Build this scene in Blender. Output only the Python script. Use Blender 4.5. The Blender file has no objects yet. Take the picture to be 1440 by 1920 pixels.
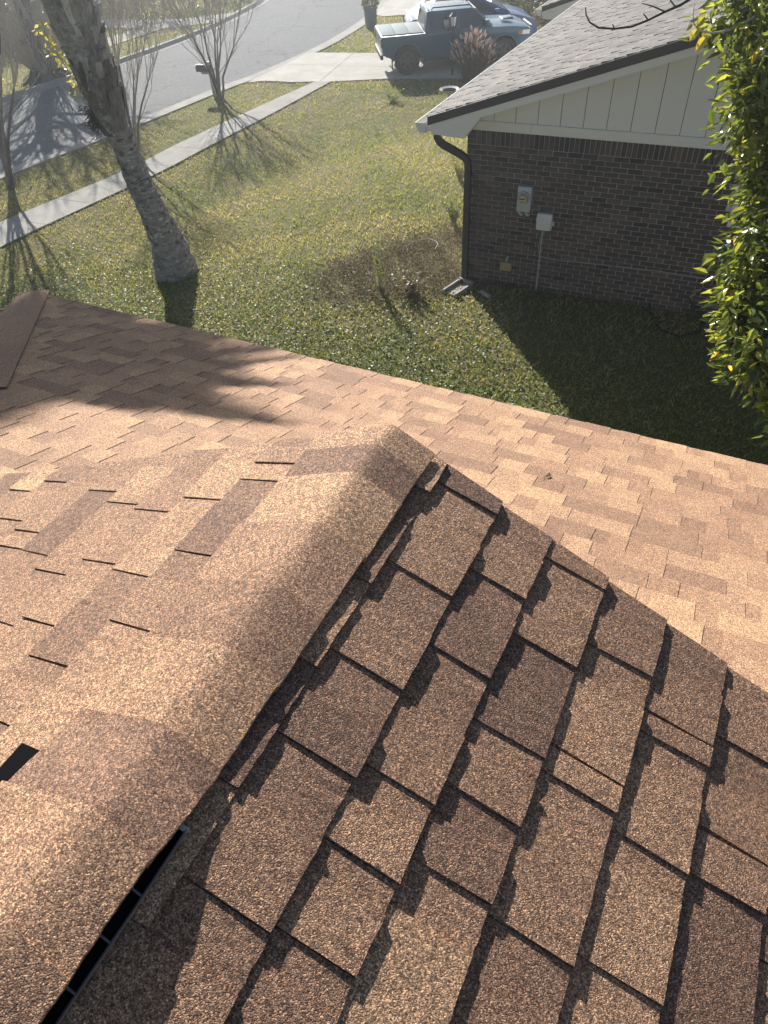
import bpy, bmesh, math, random
import numpy as np
from mathutils import Vector, Matrix, noise
random.seed(7); np.random.seed(7)
S = bpy.context.scene
COL = S.collection
R_ = math.radians
V = Vector

# ------------------------------------------------------------------ camera
CAM = np.array([3.0284, -10.1453, 5.4984]); FPX = 1310.0
CR = np.array([[0.9190101, 0.3909713, -0.0506144], [0.2472178, -0.6715344, -0.6985163], [-0.3070891, 0.6294308, -0.7138019]])
cd = bpy.data.cameras.new('camera'); cam = bpy.data.objects.new('camera', cd); COL.objects.link(cam)
cd.sensor_fit = 'HORIZONTAL'; cd.sensor_width = 36; cd.lens = FPX / 1440 * 36
cd.clip_start = 0.05; cd.clip_end = 900
cam.matrix_world = Matrix([[CR[0][i], -CR[1][i], -CR[2][i], CAM[i]] for i in range(3)] + [[0, 0, 0, 1]])
S.camera = cam

# ------------------------------------------------------------------ sky, sun, exposure
SUN_AZ, SUN_EL = -40.35, 26.0          # azimuth from +Y towards +X
w = bpy.data.worlds.new('World'); S.world = w; w.use_nodes = True
nt = w.node_tree; nt.nodes.clear()
sky = nt.nodes.new('ShaderNodeTexSky'); sky.sky_type = 'NISHITA'; sky.sun_disc = False
sky.sun_elevation = R_(SUN_EL); sky.sun_rotation = R_(SUN_AZ); sky.air_density = 1.0; sky.dust_density = 1.0; sky.ozone_density = 1.2
bg = nt.nodes.new('ShaderNodeBackground'); bg.inputs['Strength'].default_value = 0.05
wo = nt.nodes.new('ShaderNodeOutputWorld')
nt.links.new(sky.outputs[0], bg.inputs[0]); nt.links.new(bg.outputs[0], wo.inputs[0])
sl = bpy.data.lights.new('sun', 'SUN'); sl.energy = 5.0; sl.angle = R_(0.53); sl.color = (1, 0.955, 0.89)
so = bpy.data.objects.new('sun', sl); COL.objects.link(so)
SD = V((math.sin(R_(SUN_AZ)) * math.cos(R_(SUN_EL)), math.cos(R_(SUN_AZ)) * math.cos(R_(SUN_EL)), math.sin(R_(SUN_EL))))
so.rotation_euler = SD.to_track_quat('Z', 'Y').to_euler(); so.location = (-10, 10, 20)
vs = S.view_settings; vs.view_transform = 'Standard'; vs.look = 'None'; vs.gamma = 1; vs.use_curve_mapping = False
vs.exposure = 1.15
S.cycles.max_bounces = 6; S.cycles.transparent_max_bounces = 8; S.cycles.volume_bounces = 0
try: S.cycles.sample_clamp_indirect = 6
except Exception: pass

# ------------------------------------------------------------------ helpers
def tag(o, label=None, cat=None, group=None, kind=None):
    if label: o['label'] = label
    if cat: o['category'] = cat
    if group: o['group'] = group
    if kind: o['kind'] = kind
    return o
def empty(name, loc=(0, 0, 0), rz=0, **k):
    o = bpy.data.objects.new(name, None); COL.objects.link(o); o.location = loc; o.rotation_euler = (0, 0, rz)
    o.empty_display_size = .2
    return tag(o, **k)
class MB:
    def __init__(s): s.v = []; s.f = []; s.t = []
    def add(s, vs_, fs, tone=0.5):
        n = len(s.v); s.v += [tuple(p) for p in vs_]; s.f += [tuple(i + n for i in f) for f in fs]; s.t += [tone] * len(fs)
    def box(s, lo, hi, tone=.5, M=None):
        x0, y0, z0 = lo; x1, y1, z1 = hi
        p = [V(q) for q in ((x0, y0, z0), (x1, y0, z0), (x1, y1, z0), (x0, y1, z0), (x0, y0, z1), (x1, y0, z1), (x1, y1, z1), (x0, y1, z1))]
        if M is not None: p = [M @ q for q in p]
        s.add(p, ((0, 3, 2, 1), (4, 5, 6, 7), (0, 1, 5, 4), (1, 2, 6, 5), (2, 3, 7, 6), (3, 0, 4, 7)), tone)
    def hexa(s, p, tone=.5):   # 8 points: bottom 4 ccw, top 4 ccw
        s.add(p, ((0, 3, 2, 1), (4, 5, 6, 7), (0, 1, 5, 4), (1, 2, 6, 5), (2, 3, 7, 6), (3, 0, 4, 7)), tone)
    def tube(s, pts, rad, n=8, tone=.5, cap=True):
        pts = [V(p) for p in pts]; rad = rad if hasattr(rad, '__len__') else [rad] * len(pts)
        base = len(s.v); up = V((0.13, 0.21, 1)).normalized(); prev = None
        for i, p in enumerate(pts):
            d = (pts[min(i + 1, len(pts) - 1)] - pts[max(i - 1, 0)]); d = d.normalized() if d.length > 1e-9 else V((0, 0, 1))
            a = prev - d * prev.dot(d) if prev is not None else d.cross(up)
            if a.length < 1e-4: a = d.cross(V((1, 0, 0)))
            a.normalize(); b = d.cross(a); prev = a
            for k in range(n):
                t = 2 * math.pi * k / n; s.v.append(tuple(p + (a * math.cos(t) + b * math.sin(t)) * rad[i]))
        for i in range(len(pts) - 1):
            for k in range(n):
                s.f.append((base + i * n + k, base + i * n + (k + 1) % n, base + (i + 1) * n + (k + 1) % n, base + (i + 1) * n + k)); s.t.append(tone)
        if cap:
            s.f.append(tuple(base + k for k in range(n))[::-1]); s.t.append(tone)
            s.f.append(tuple(base + (len(pts) - 1) * n + k for k in range(n))); s.t.append(tone)
    def lathe(s, prof, c=(0, 0, 0), n=16, M=None, tone=.5):
        base = len(s.v); c = V(c)
        for r, z in prof:
            for k in range(n):
                t = 2 * math.pi * k / n; p = V((r * math.cos(t), r * math.sin(t), z)); p = (M @ p) if M is not None else p; s.v.append(tuple(c + p))
        for i in range(len(prof) - 1):
            for k in range(n):
                s.f.append((base + i * n + k, base + i * n + (k + 1) % n, base + (i + 1) * n + (k + 1) % n, base + (i + 1) * n + k)); s.t.append(tone)
    def prism(s, poly, a, b, axis='y', tone=.5):  # polygon in the plane across axis, extruded a..b
        n = len(poly)
        def P(u, v_, w_): return (u, w_, v_) if axis == 'y' else ((w_, u, v_) if axis == 'x' else (u, v_, w_))
        vs_ = [P(u, v_, a) for u, v_ in poly] + [P(u, v_, b) for u, v_ in poly]
        s.add(vs_, [tuple(range(n)), tuple(range(2 * n - 1, n - 1, -1))] + [(i, n + i, n + (i + 1) % n, (i + 1) % n) for i in range(n)], tone)
    def build(s, name, mat, parent=None, smooth=0, bevel=0, **k):
        me = bpy.data.meshes.new(name); me.from_pydata(s.v, [], s.f)
        if s.t:
            at = me.attributes.new('tone', 'FLOAT', 'FACE'); at.data.foreach_set('value', np.array(s.t, dtype=np.float32))
        me.validate(); me.update()
        if bevel:
            bm = bmesh.new(); bm.from_mesh(me); bmesh.ops.remove_doubles(bm, verts=bm.verts, dist=1e-5); bmesh.ops.recalc_face_normals(bm, faces=bm.faces)
            es = [e for e in bm.edges if len(e.link_faces) == 2 and e.calc_face_angle(0) > .5 and e.calc_length() > bevel * 1.5]
            bmesh.ops.bevel(bm, geom=es, offset=bevel, segments=2, affect='EDGES', profile=.6, clamp_overlap=True)
            bm.to_mesh(me); bm.free(); smooth = smooth or 40
        if smooth:
            me.polygons.foreach_set('use_smooth', [True] * len(me.polygons))
            me.set_sharp_from_angle(angle=R_(smooth))
        me.materials.append(mat)
        o = bpy.data.objects.new(name, me); COL.objects.link(o)
        if parent is not None: o.parent = parent
        return tag(o, **k)
def npmesh(name, verts, faces, tone, mat, parent=None, **k):
    me = bpy.data.meshes.new(name); nf, c = faces.shape
    me.vertices.add(len(verts)); me.vertices.foreach_set('co', verts.astype(np.float32).ravel())
    me.loops.add(nf * c); me.loops.foreach_set('vertex_index', faces.astype(np.int32).ravel())
    me.polygons.add(nf); me.polygons.foreach_set('loop_start', np.arange(0, nf * c, c, dtype=np.int32))
    at = me.attributes.new('tone', 'FLOAT', 'FACE'); at.data.foreach_set('value', tone.astype(np.float32))
    me.update(calc_edges=True); me.materials.append(mat)
    o = bpy.data.objects.new(name, me); COL.objects.link(o)
    if parent is not None: o.parent = parent
    return tag(o, **k)
def copy_tree(o, parent=None, loc=None, rz=None):
    c = o.copy(); COL.objects.link(c); c.parent = parent
    if loc is not None: c.location = loc
    if rz is not None: c.rotation_euler = (0, 0, rz)
    for ch in list(o.children): copy_tree(ch, c)
    return c

# terrain height (the yard falls gently to the street)
def sm(t): t = min(max(t, 0), 1); return t * t * (3 - 2 * t)
def tz(X, Y): return -.8 * sm(math.hypot(max(0, -1 - X), max(0, Y - 3)) / 8)
def tza(X, Y):
    t = np.clip(np.hypot(np.maximum(0, -1 - X), np.maximum(0, Y - 3)) / 8, 0, 1); return -.8 * t * t * (3 - 2 * t)
def ray(x, y): return CR.T @ np.array([(x - 720) / FPX, (y - 960) / FPX, 1.0])
def T(x, y, dz=0):            # point of the terrain seen at pixel x, y of the photograph (used once, to lay out the place)
    d = ray(x, y); z = 0
    for _ in range(40):
        P = CAM + (z - CAM[2]) / d[2] * d; z = .5 * z + .5 * (tz(P[0], P[1]) + dz)
    return V(P)
def HZ(base, x, y):           # point above/below base at the same horizontal distance
    d = ray(x, y); b = np.array(base); s = np.dot(b[:2] - CAM[:2], d[:2]) / np.dot(d[:2], d[:2]); return V(CAM + s * d)
def DP(x, y, dep): return V(CAM + ray(x, y) * dep)
def RP(x, y, q, n):           # on a plane through q with normal n
    d = ray(x, y); n = np.array(n); return V(CAM + ((np.array(q) - CAM) @ n) / (d @ n) * d)
def proj(P):                  # n x 3 -> pixels, depth
    c = (P - CAM) @ CR.T; return 720 + FPX * c[:, 0] / c[:, 2], 960 + FPX * c[:, 1] / c[:, 2], c[:, 2]
def inpoly(x, y, poly):
    r = np.zeros(len(x), bool); n = len(poly)
    for i in range(n):
        x1, y1 = poly[i][:2]; x2, y2 = poly[(i + 1) % n][:2]
        if y1 == y2: continue
        r ^= ((y1 > y) != (y2 > y)) & (x < (x2 - x1) * (y - y1) / (y2 - y1) + x1)
    return r

# ------------------------------------------------------------------ materials
def newmat(name):
    m = bpy.data.materials.new(name); m.use_nodes = True; n = m.node_tree; n.nodes.clear()
    out = n.nodes.new('ShaderNodeOutputMaterial'); return m, n, out
def L(n, a, b): n.links.new(a, b)
def ramp(n, src, stops, interp='LINEAR'):
    r = n.nodes.new('ShaderNodeValToRGB'); r.color_ramp.interpolation = interp
    e = r.color_ramp.elements
    while len(e) < len(stops): e.new(.5)
    for i, (p, c) in enumerate(stops): e[i].position = p; e[i].color = (*c, 1) if len(c) == 3 else c
    L(n, src, r.inputs[0]); return r.outputs[0]
def noi(n, scale, detail=3, rough=.6, vec=None, dim='3D'):
    t = n.nodes.new('ShaderNodeTexNoise'); t.inputs['Scale'].default_value = scale; t.inputs['Detail'].default_value = detail; t.inputs['Roughness'].default_value = rough
    if vec is not None: L(n, vec, t.inputs['Vector'])
    return t.outputs['Fac']
def vor(n, scale, vec=None, out='Color', feat='F1'):
    t = n.nodes.new('ShaderNodeTexVoronoi'); t.feature = feat; t.inputs['Scale'].default_value = scale
    if vec is not None: L(n, vec, t.inputs['Vector'])
    return t.outputs[out]
def pos(n): return n.nodes.new('ShaderNodeNewGeometry').outputs['Position']
def obc(n): return n.nodes.new('ShaderNodeTexCoord').outputs['Object']
def attr(n, a='tone'):
    t = n.nodes.new('ShaderNodeAttribute'); t.attribute_name = a; return t.outputs['Fac']
def mix(n, a, b, f, mode='MIX'):
    t = n.nodes.new('ShaderNodeMix'); t.data_type = 'RGBA'; t.blend_type = mode
    for s, v in ((6, a), (7, b), (0, f)):
        if isinstance(v, (int, float)): t.inputs[s].default_value = v
        elif isinstance(v, tuple): t.inputs[s].default_value = (*v, 1)
        else: L(n, v, t.inputs[s])
    return t.outputs[2]
def mth(n, op, a, b=0.0, c=None):
    t = n.nodes.new('ShaderNodeMath'); t.operation = op
    for s, v in ((0, a), (1, b), (2, c)):
        if v is None: continue
        if isinstance(v, (int, float)): t.inputs[s].default_value = v
        else: L(n, v, t.inputs[s])
    return t.outputs[0]
def bump(n, h, strength=.4, dist=.01):
    b = n.nodes.new('ShaderNodeBump'); b.inputs['Strength'].default_value = strength; b.inputs['Distance'].default_value = dist; L(n, h, b.inputs['Height']); return b.outputs[0]
def bsdf(n, out, col, rough=.8, metal=0, spec=.5, nrm=None, **k):
    p = n.nodes.new('ShaderNodeBsdfPrincipled')
    if isinstance(col, tuple): p.inputs['Base Color'].default_value = (*col, 1)
    else: L(n, col, p.inputs['Base Color'])
    if isinstance(rough, (int, float)): p.inputs['Roughness'].default_value = rough
    else: L(n, rough, p.inputs['Roughness'])
    p.inputs['Metallic'].default_value = metal; p.inputs['Specular IOR Level'].default_value = spec
    for a, b in k.items(): p.inputs[a.replace('_', ' ')].default_value = b
    if nrm is not None: L(n, nrm, p.inputs['Normal'])
    L(n, p.outputs[0], out.inputs[0]); return p
def plain(name, col, rough=.6, metal=0, spec=.5, var=.15, scale=6, bmp=0, fine=0, **k):
    m, n, o = newmat(name); v = obc(n); f = noi(n, scale, 4, .65, v)
    c = mix(n, tuple(x * (1 - var) for x in col), tuple(min(1, x * (1 + var)) for x in col), f)
    nr = None
    if bmp: nr = bump(n, noi(n, fine or scale * 12, 3, .7, v), .5, bmp)
    bsdf(n, o, c, rough, metal, spec, nr, **k); return m
def leafmat(name, stops, rough=.4, trans=.4, spec=.5, tcol=1.6, blue=.45):
    m, n, o = newmat(name); f = attr(n); c = ramp(n, f, stops)
    p = bsdf(n, o, c, rough, 0, spec)
    t = n.nodes.new('ShaderNodeBsdfTranslucent'); g = n.nodes.new('ShaderNodeMix'); g.data_type = 'RGBA'; g.blend_type = 'MULTIPLY'; g.inputs[0].default_value = 1
    L(n, c, g.inputs[6]); g.inputs[7].default_value = (tcol * 1.1, tcol, tcol * blue, 1); L(n, g.outputs[2], t.inputs[0])
    x = n.nodes.new('ShaderNodeMixShader'); x.inputs[0].default_value = trans
    L(n, p.outputs[0], x.inputs[1]); L(n, t.outputs[0], x.inputs[2]); L(n, x.outputs[0], o.inputs[0]); return m

def shingle_mat(name, gs=520, cols=None, contrast=1.0):
    m, n, o = newmat(name); p = pos(n); t = attr(n)
    cols = cols or [(0, (.158, .095, .068)), (.3, (.245, .149, .096)), (.55, (.338, .209, .130)), (.8, (.410, .263, .158)), (1, (.460, .304, .174))]
    base = ramp(n, t, cols)
    blot = noi(n, 7, 4, .65, p)
    base = mix(n, base, mix(n, base, (.64, .62, .63), 1.0, 'MULTIPLY'), mth(n, 'MULTIPLY', mth(n, 'SUBTRACT', blot, .42), 1.4))
    vc = vor(n, gs, p); sep = n.nodes.new('ShaderNodeSeparateColor'); L(n, vc, sep.inputs[0])
    g = ramp(n, sep.outputs[0], [(0, (.22, .20, .22)), (.3, (.62, .58, .56)), (.62, (1.0, .98, .95)), (.84, (1.6, 1.58, 1.55)), (1, (2.7, 2.55, 2.3))])
    vc2 = vor(n, gs * .53, p); s2 = n.nodes.new('ShaderNodeSeparateColor'); L(n, vc2, s2.inputs[0])
    g2 = ramp(n, s2.outputs[1], [(0, (.6, .58, .6)), (.5, (.98, .98, .98)), (1, (1.5, 1.45, 1.4))])
    c = mix(n, base, g, .9 * contrast, 'MULTIPLY'); c = mix(n, c, g2, .75 * contrast, 'MULTIPLY')
    fine = noi(n, 90, 2, .5, p)
    c = mix(n, c, mix(n, c, (.76, .75, .76), 1.0, 'MULTIPLY'), ramp(n, fine, [(.45, (0, 0, 0)), (.65, (1, 1, 1))]))
    h = vor(n, gs, p, 'Distance')
    nr = bump(n, mth(n, 'MULTIPLY', h, -1.0), .55, .0016)
    bsdf(n, o, c, .85, 0, .35, nr); return m
M = {}
M['shingle'] = shingle_mat('brown asphalt shingle')
M['cap'] = shingle_mat('brown ridge shingle')
M['greyshingle'] = shingle_mat('weathered grey shingle', 90, [(0, (.088, .081, .075)), (.5, (.125, .116, .108)), (1, (.165, .152, .141))], .4)
M['felt'] = plain('dark roof underlay', (.02, .02, .022), .9)
M['vent'] = plain('vent plastic with painted slot shade', (.004, .004, .005), .95, spec=.05)  # near-black colour stands in for the shade down the vent slots
M['lip'] = plain('dull metal vent lip', (.13, .125, .13), .38, .6, var=.4, scale=40)
M['white'] = plain('white painted trim', (.62, .61, .58), .55, var=.06, scale=3, bmp=.001, fine=90)
M['cream'] = plain('off white painted siding', (.64, .635, .61), .65, var=.05, scale=2, bmp=.0015, fine=70)
M['darktrim'] = plain('dark brown drip edge', (.035, .032, .033), .55, var=.25)
M['downpipe'] = plain('dark painted downspout', (.028, .03, .034), .5, var=.2)
M['mortar'] = plain('grey mortar', (.46, .44, .425), .95, var=.12, scale=14, bmp=.003, fine=120)
def brickmat():
    m, n, o = newmat('dark brown brick'); v = pos(n); t = attr(n)
    c = ramp(n, t, [(0, (.048, .042, .042)), (.35, (.082, .068, .063)), (.7, (.115, .092, .083)), (.92, (.155, .112, .092)), (1, (.12, .12, .09))])
    f = noi(n, 40, 4, .7, v); c = mix(n, c, mix(n, c, (.65, .65, .68), 1., 'MULTIPLY'), f)
    z = n.nodes.new('ShaderNodeSeparateXYZ'); L(n, v, z.inputs[0])
    lowf = ramp(n, mth(n, 'MULTIPLY_ADD', z.outputs[2], -1.6, mth(n, 'MULTIPLY', noi(n, 2.2, 3, .6, v), .9)), [(.25, (0, 0, 0)), (.75, (1, 1, 1))])
    c = mix(n, c, mix(n, c, (1.25, .95, .82), 1., 'MULTIPLY'), lowf)
    bsdf(n, o, c, .85, 0, .3, bump(n, noi(n, 220, 3, .7, v), .5, .002)); return m
M['brick'] = brickmat()
def groundmat():
    m, n, o = newmat('lawn soil and thatch'); v = pos(n)
    a = noi(n, .55, 5, .6, v); b = noi(n, 5, 5, .7, v); c0 = noi(n, 60, 3, .7, v)
    g = ramp(n, a, [(.35, (.14, .16, .050)), (.5, (.20, .175, .085)), (.65, (.15, .165, .058))])
    g = mix(n, g, (.19, .15, .09), mth(n, 'MULTIPLY', b, .55))
    g = mix(n, g, (.05, .052, .025), ramp(n, c0, [(.42, (0, 0, 0)), (.62, (.85, .85, .85))]))
    bsdf(n, o, g, .95, 0, .15, bump(n, mth(n, 'ADD', b, c0), .8, .03)); return m
M['ground'] = groundmat()
M['soil'] = plain('dark edge strip', (.025, .022, .017), .95, var=.3, scale=9)  # very dark brown for the flat strips beside the sidewalk
def concmat(name, col, s=1.0, crack=True):
    m, n, o = newmat(name); v = pos(n)
    a = noi(n, 1.3 * s, 5, .65, v); b = noi(n, 14 * s, 4, .7, v); f = noi(n, 150 * s, 2, .8, v)
    c = mix(n, tuple(x * .55 for x in col), tuple(x * 1.3 for x in col), a)
    c = mix(n, c, tuple(x * .5 for x in col), ramp(n, b, [(.55, (0, 0, 0)), (.8, (.55, .55, .55))]))
    c = mix(n, c, mix(n, c, (.7, .7, .7), 1., 'MULTIPLY'), f)
    bsdf(n, o, c, .95, 0, .15, bump(n, f, .5, .003)); return m
M['concrete'] = concmat('pale concrete', (.52, .50, .45))
M['walk'] = concmat('weathered sidewalk concrete', (.40, .385, .35), 1.4)
def roadmat():
    m, n, o = newmat('worn grey asphalt'); v = pos(n)
    a = noi(n, .6, 5, .65, v); f = vor(n, 70, v); s = n.nodes.new('ShaderNodeSeparateColor'); L(n, f, s.inputs[0])
    c = mix(n, (.155, .16, .166), (.205, .208, .21), a)
    c = mix(n, c, ramp(n, s.outputs[0], [(0, (.5, .5, .5)), (.8, (1, 1, 1)), (1, (2.2, 2.2, 2.1))]), .7, 'MULTIPLY')
    wv = n.nodes.new('ShaderNodeTexVoronoi'); wv.feature = 'DISTANCE_TO_EDGE'; wv.inputs['Scale'].default_value = .35
    nv = n.nodes.new('ShaderNodeTexNoise'); nv.inputs['Scale'].default_value = 1.5; L(n, v, nv.inputs['Vector'])
    vm = n.nodes.new('ShaderNodeVectorMath'); vm.operation = 'ADD'; L(n, v, vm.inputs[0]); L(n, nv.outputs['Color'], vm.inputs[1]); L(n, vm.outputs[0], wv.inputs['Vector'])
    c = mix(n, (.09, .09, .09), c, ramp(n, wv.outputs['Distance'], [(.004, (.35, .35, .35)), (.012, (1, 1, 1))]))
    bsdf(n, o, c, .95, 0, .12, bump(n, s.outputs[0], .5, .004)); return m
M['road'] = roadmat()
def barkmat(name, c1, c2, s=18, b=.02, stretch=.25):
    m, n, o = newmat(name); v = pos(n); mp = n.nodes.new('ShaderNodeMapping'); mp.inputs['Scale'].default_value = (1, 1, stretch); L(n, v, mp.inputs[0])
    f = noi(n, s, 5, .7, mp.outputs[0]); g = noi(n, s * 5, 3, .7, v)
    c = mix(n, c1, c2, ramp(n, f, [(.35, (0, 0, 0)), (.65, (1, 1, 1))])); c = mix(n, c, mix(n, c, (.6, .6, .6), 1., 'MULTIPLY'), g)
    tt = attr(n); c = mix(n, c, ramp(n, tt, [(0, (.28, .28, .28)), (.5, (1, 1, 1)), (1, (1.9, 1.9, 1.9))]), 1.0, 'MULTIPLY')
    bsdf(n, o, c, .9, 0, .25, bump(n, mth(n, 'ADD', f, g), .8, b)); return m
M['palmbark'] = barkmat('palm trunk bark', (.19, .18, .175), (.46, .43, .405), 9, .02, 2.2)
M['boot'] = barkmat('old palm leaf base', (.20, .185, .17), (.44, .41, .375), 22, .008, .3)
M['bark'] = barkmat('grey smooth bark', (.13, .11, .095), (.24, .21, .18), 14, .006, .3)
M['darkbark'] = barkmat('dark rough bark', (.05, .045, .04), (.13, .115, .10), 9, .03, .3)
M['twig'] = plain('bare pale twig', (.34, .30, .26), .85, var=.2, scale=10)
M['darktwig'] = plain('dark bare twig', (.035, .028, .025), .8, var=.2)
def grassmat():
    m, n, o = newmat('grass blade'); v = pos(n); t = attr(n)
    a = noi(n, .5, 5, .62, v); z = n.nodes.new('ShaderNodeSeparateXYZ'); L(n, v, z.inputs[0])
    k = mth(n, 'ADD', mth(n, 'ADD', mth(n, 'MULTIPLY', a, 2.1), mth(n, 'MULTIPLY', noi(n, 3.5, 3, .6, v), .9)), mth(n, 'MULTIPLY', t, .62))
    c = ramp(n, mth(n, 'SUBTRACT', k, 1.29), [(.0, (.085, .13, .034)), (.30, (.18, .22, .06)), (.48, (.28, .275, .10)), (.66, (.32, .265, .145)), (1, (.45, .38, .24))])
    p = bsdf(n, o, c, .55, 0, .35); tr = n.nodes.new('ShaderNodeBsdfTranslucent'); L(n, mix(n, c, (1.5, 1.5, .75), 1., 'MULTIPLY'), tr.inputs[0])
    x = n.nodes.new('ShaderNodeMixShader'); x.inputs[0].default_value = .5; L(n, p.outputs[0], x.inputs[1]); L(n, tr.outputs[0], x.inputs[2]); L(n, x.outputs[0], o.inputs[0]); return m
M['grass'] = grassmat()
M['cover'] = leafmat('glossy weed leaf', [(0, (.05, .09, .03)), (.5, (.12, .17, .05)), (.85, (.19, .25, .07)), (1, (.30, .27, .11))], .45, .45, .24)
M['mulch'] = leafmat('dead brown leaf litter', [(0, (.07, .05, .036)), (.5, (.15, .115, .08)), (.85, (.23, .185, .14)), (1, (.34, .30, .24))], .8, .15, .12)
M['magnolia'] = leafmat('broad tree leaf', [(0, (.025, .04, .016)), (.35, (.065, .095, .028)), (.68, (.17, .20, .045)), (.92, (.29, .30, .07)), (1, (.46, .33, .06))], .24, .48, .75, 2.2)
M['shrubleaf'] = leafmat('dusty shrub leaf', [(0, (.03, .045, .02)), (.6, (.075, .09, .04)), (1, (.2, .17, .09))], .4, .3, .5)
M['dryleaf'] = leafmat('pale dry shrub leaf', [(0, (.09, .075, .05)), (.6, (.22, .18, .12)), (1, (.36, .29, .2))], .5, .3, .4)
M['yellowleaf'] = leafmat('yellow green leaf', [(0, (.12, .15, .03)), (.5, (.30, .30, .05)), (1, (.55, .50, .16))], .4, .45, .5, 1.15)
M['frond'] = leafmat('palm frond leaflet', [(0, (.035, .06, .02)), (1, (.08, .11, .04))], .4, .2, .5)
M['plume'] = leafmat('pale grass plume', [(0, (.32, .25, .22)), (1, (.72, .64, .60))], .7, .4, .2, 1.2, .95)
M['drygrass'] = leafmat('dry ornamental grass blade', [(0, (.06, .05, .035)), (.5, (.13, .10, .07)), (1, (.22, .18, .12))], .6, .3, .3)
M['greyplastic'] = plain('grey painted steel', (.36, .39, .42), .4, var=.05)
M['paleplastic'] = plain('pale grey plastic', (.50, .52, .53), .45, var=.05)
M['yellowbox'] = plain('faded tan metal', (.30, .235, .12), .6, var=.15, scale=12)
M['cable'] = plain('white cable', (.34, .34, .34), .5)
M['rubber'] = plain('black rubber', (.014, .014, .015), .65)
M['hose'] = plain('black hose', (.012, .013, .014), .5)
M['brass'] = plain('worn brass', (.35, .30, .18), .35, .7)
M['dial'] = plain('ivory meter face', (.42, .38, .26), .4)
M['black'] = plain('black plastic', (.015, .015, .017), .5)
M['chrome'] = plain('chrome', (.6, .6, .62), .16, 1, var=.02)
M['rimmetal'] = plain('dark grey wheel rim', (.09, .09, .095), .35, .6)
M['lens'] = plain('clear lamp lens', (.75, .78, .8), .08, 0, .8)
M['red'] = plain('red lamp lens', (.45, .03, .02), .2)
M['amber'] = plain('amber lamp lens', (.55, .16, .02), .2)
M['potmat'] = plain('blue grey glazed pot', (.13, .17, .18), .45, var=.2, scale=8)
M['stone'] = plain('pale cast stone', (.42, .40, .37), .8, var=.2, scale=10, bmp=.003)
M['wood'] = plain('weathered pale wood', (.38, .34, .29), .8, var=.2, scale=9)
M['splash'] = plain('weathered concrete splash block', (.28, .26, .235), .85, var=.2, scale=14)
M['vinyl'] = plain('grey vinyl bed cover', (.20, .23, .25), .8, spec=.2, var=.05)
def paint(name, col):
    m, n, o = newmat(name); f = noi(n, 3, 3, .6, obc(n)); c = mix(n, tuple(x * .9 for x in col), tuple(x * 1.1 for x in col), f)
    bsdf(n, o, c, .38, .0, .4, None, Coat_Weight=.35, Coat_Roughness=.1); return m
M['truckpaint'] = paint('slate blue car paint', (.020, .085, .15))
M['bluepaint'] = paint('deep blue car paint', (.014, .055, .17))
M['whitepaint'] = paint('white car paint', (.6, .6, .6))
def glassmat():
    m, n, o = newmat('tinted window glass'); bsdf(n, o, (.012, .016, .02), .04, 0, .8); return m
M['glass'] = glassmat()

# ------------------------------------------------------------------ ground, road, pavement
xs = sorted(set([-420, -250, -150, -90, -60, -45, -35] + [x * .5 for x in range(-60, 25)] + [15, 20, 30, 50, 90, 150, 300]))
ys = sorted(set([-300, -120, -60, -30, -20, -14] + [y * .5 for y in range(-20, 80)] + [45, 55, 70, 100, 150, 250, 420]))
me = bpy.data.meshes.new('ground')
gv = [(x, y, tz(x, y) + (.012 * noise.noise(V((x * .9, y * .9, 0))) if -20 < x < 5 and -8 < y < 12 else 0)) for y in ys for x in xs]
nx = len(xs); gf = [(j * nx + i, j * nx + i + 1, (j + 1) * nx + i + 1, (j + 1) * nx + i) for j in range(len(ys) - 1) for i in range(nx - 1)]
me.from_pydata(gv, [], gf); me.materials.append(M['ground']); me.polygons.foreach_set('use_smooth', [True] * len(me.polygons))
ground = bpy.data.objects.new('ground', me); COL.objects.link(ground); ground['kind'] = 'structure'

GZ = -.8
curb_near = [(-16.6, -26), (-15.2, -8), (-14.35, -1.0), (-13.72, 3.12), (-12.75, 7.54), (-12.08, 11.3), (-11.70, 12.6), (-11.25, 16.16), (-11.2, 18.33), (-11.4, 21.28), (-12.08, 24.85), (-14.2, 31), (-19, 39), (-30, 50), (-60, 70)]
curb_far = [(-23.5, -26), (-21.4, -8), (-19.9, 0.5), (-18.75, 6.4), (-18.41, 9.35), (-18.14, 10.34), (-17.51, 14.3), (-17.27, 16.77), (-17.26, 19.51), (-17.9, 24.24), (-19.8, 29.2), (-23.8, 34.8), (-34, 43.5), (-63, 62)]
def spl(pts, n=6):
    out = []
    P = [V((*p, 0)) for p in pts]; P = [P[0] * 2 - P[1]] + P + [P[-1] * 2 - P[-2]]
    for i in range(1, len(P) - 2):
        for k in range(n):
            t = k / n; a, b, c, d = P[i - 1], P[i], P[i + 1], P[i + 2]
            out.append(.5 * ((2 * b) + (c - a) * t + (2 * a - 5 * b + 4 * c - d) * t * t + (3 * b - a - 3 * c + d) * t ** 3))
    out.append(P[-2]); return out
def resamp(p, n):
    d = [0]
    for i in range(1, len(p)): d.append(d[-1] + (p[i] - p[i - 1]).length)
    out = []; j = 0
    for k in range(n):
        s = d[-1] * k / (n - 1)
        while j < len(d) - 2 and d[j + 1] < s: j += 1
        t = (s - d[j]) / max(1e-9, d[j + 1] - d[j]); out.append(p[j].lerp(p[j + 1], min(1, t)))
    return out
def offs(p, o):
    r = []
    for i in range(len(p)):
        t = (p[min(i + 1, len(p) - 1)] - p[max(i - 1, 0)]).normalized(); r.append(p[i] + V((-t.y, t.x, 0)) * o)
    return r
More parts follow.
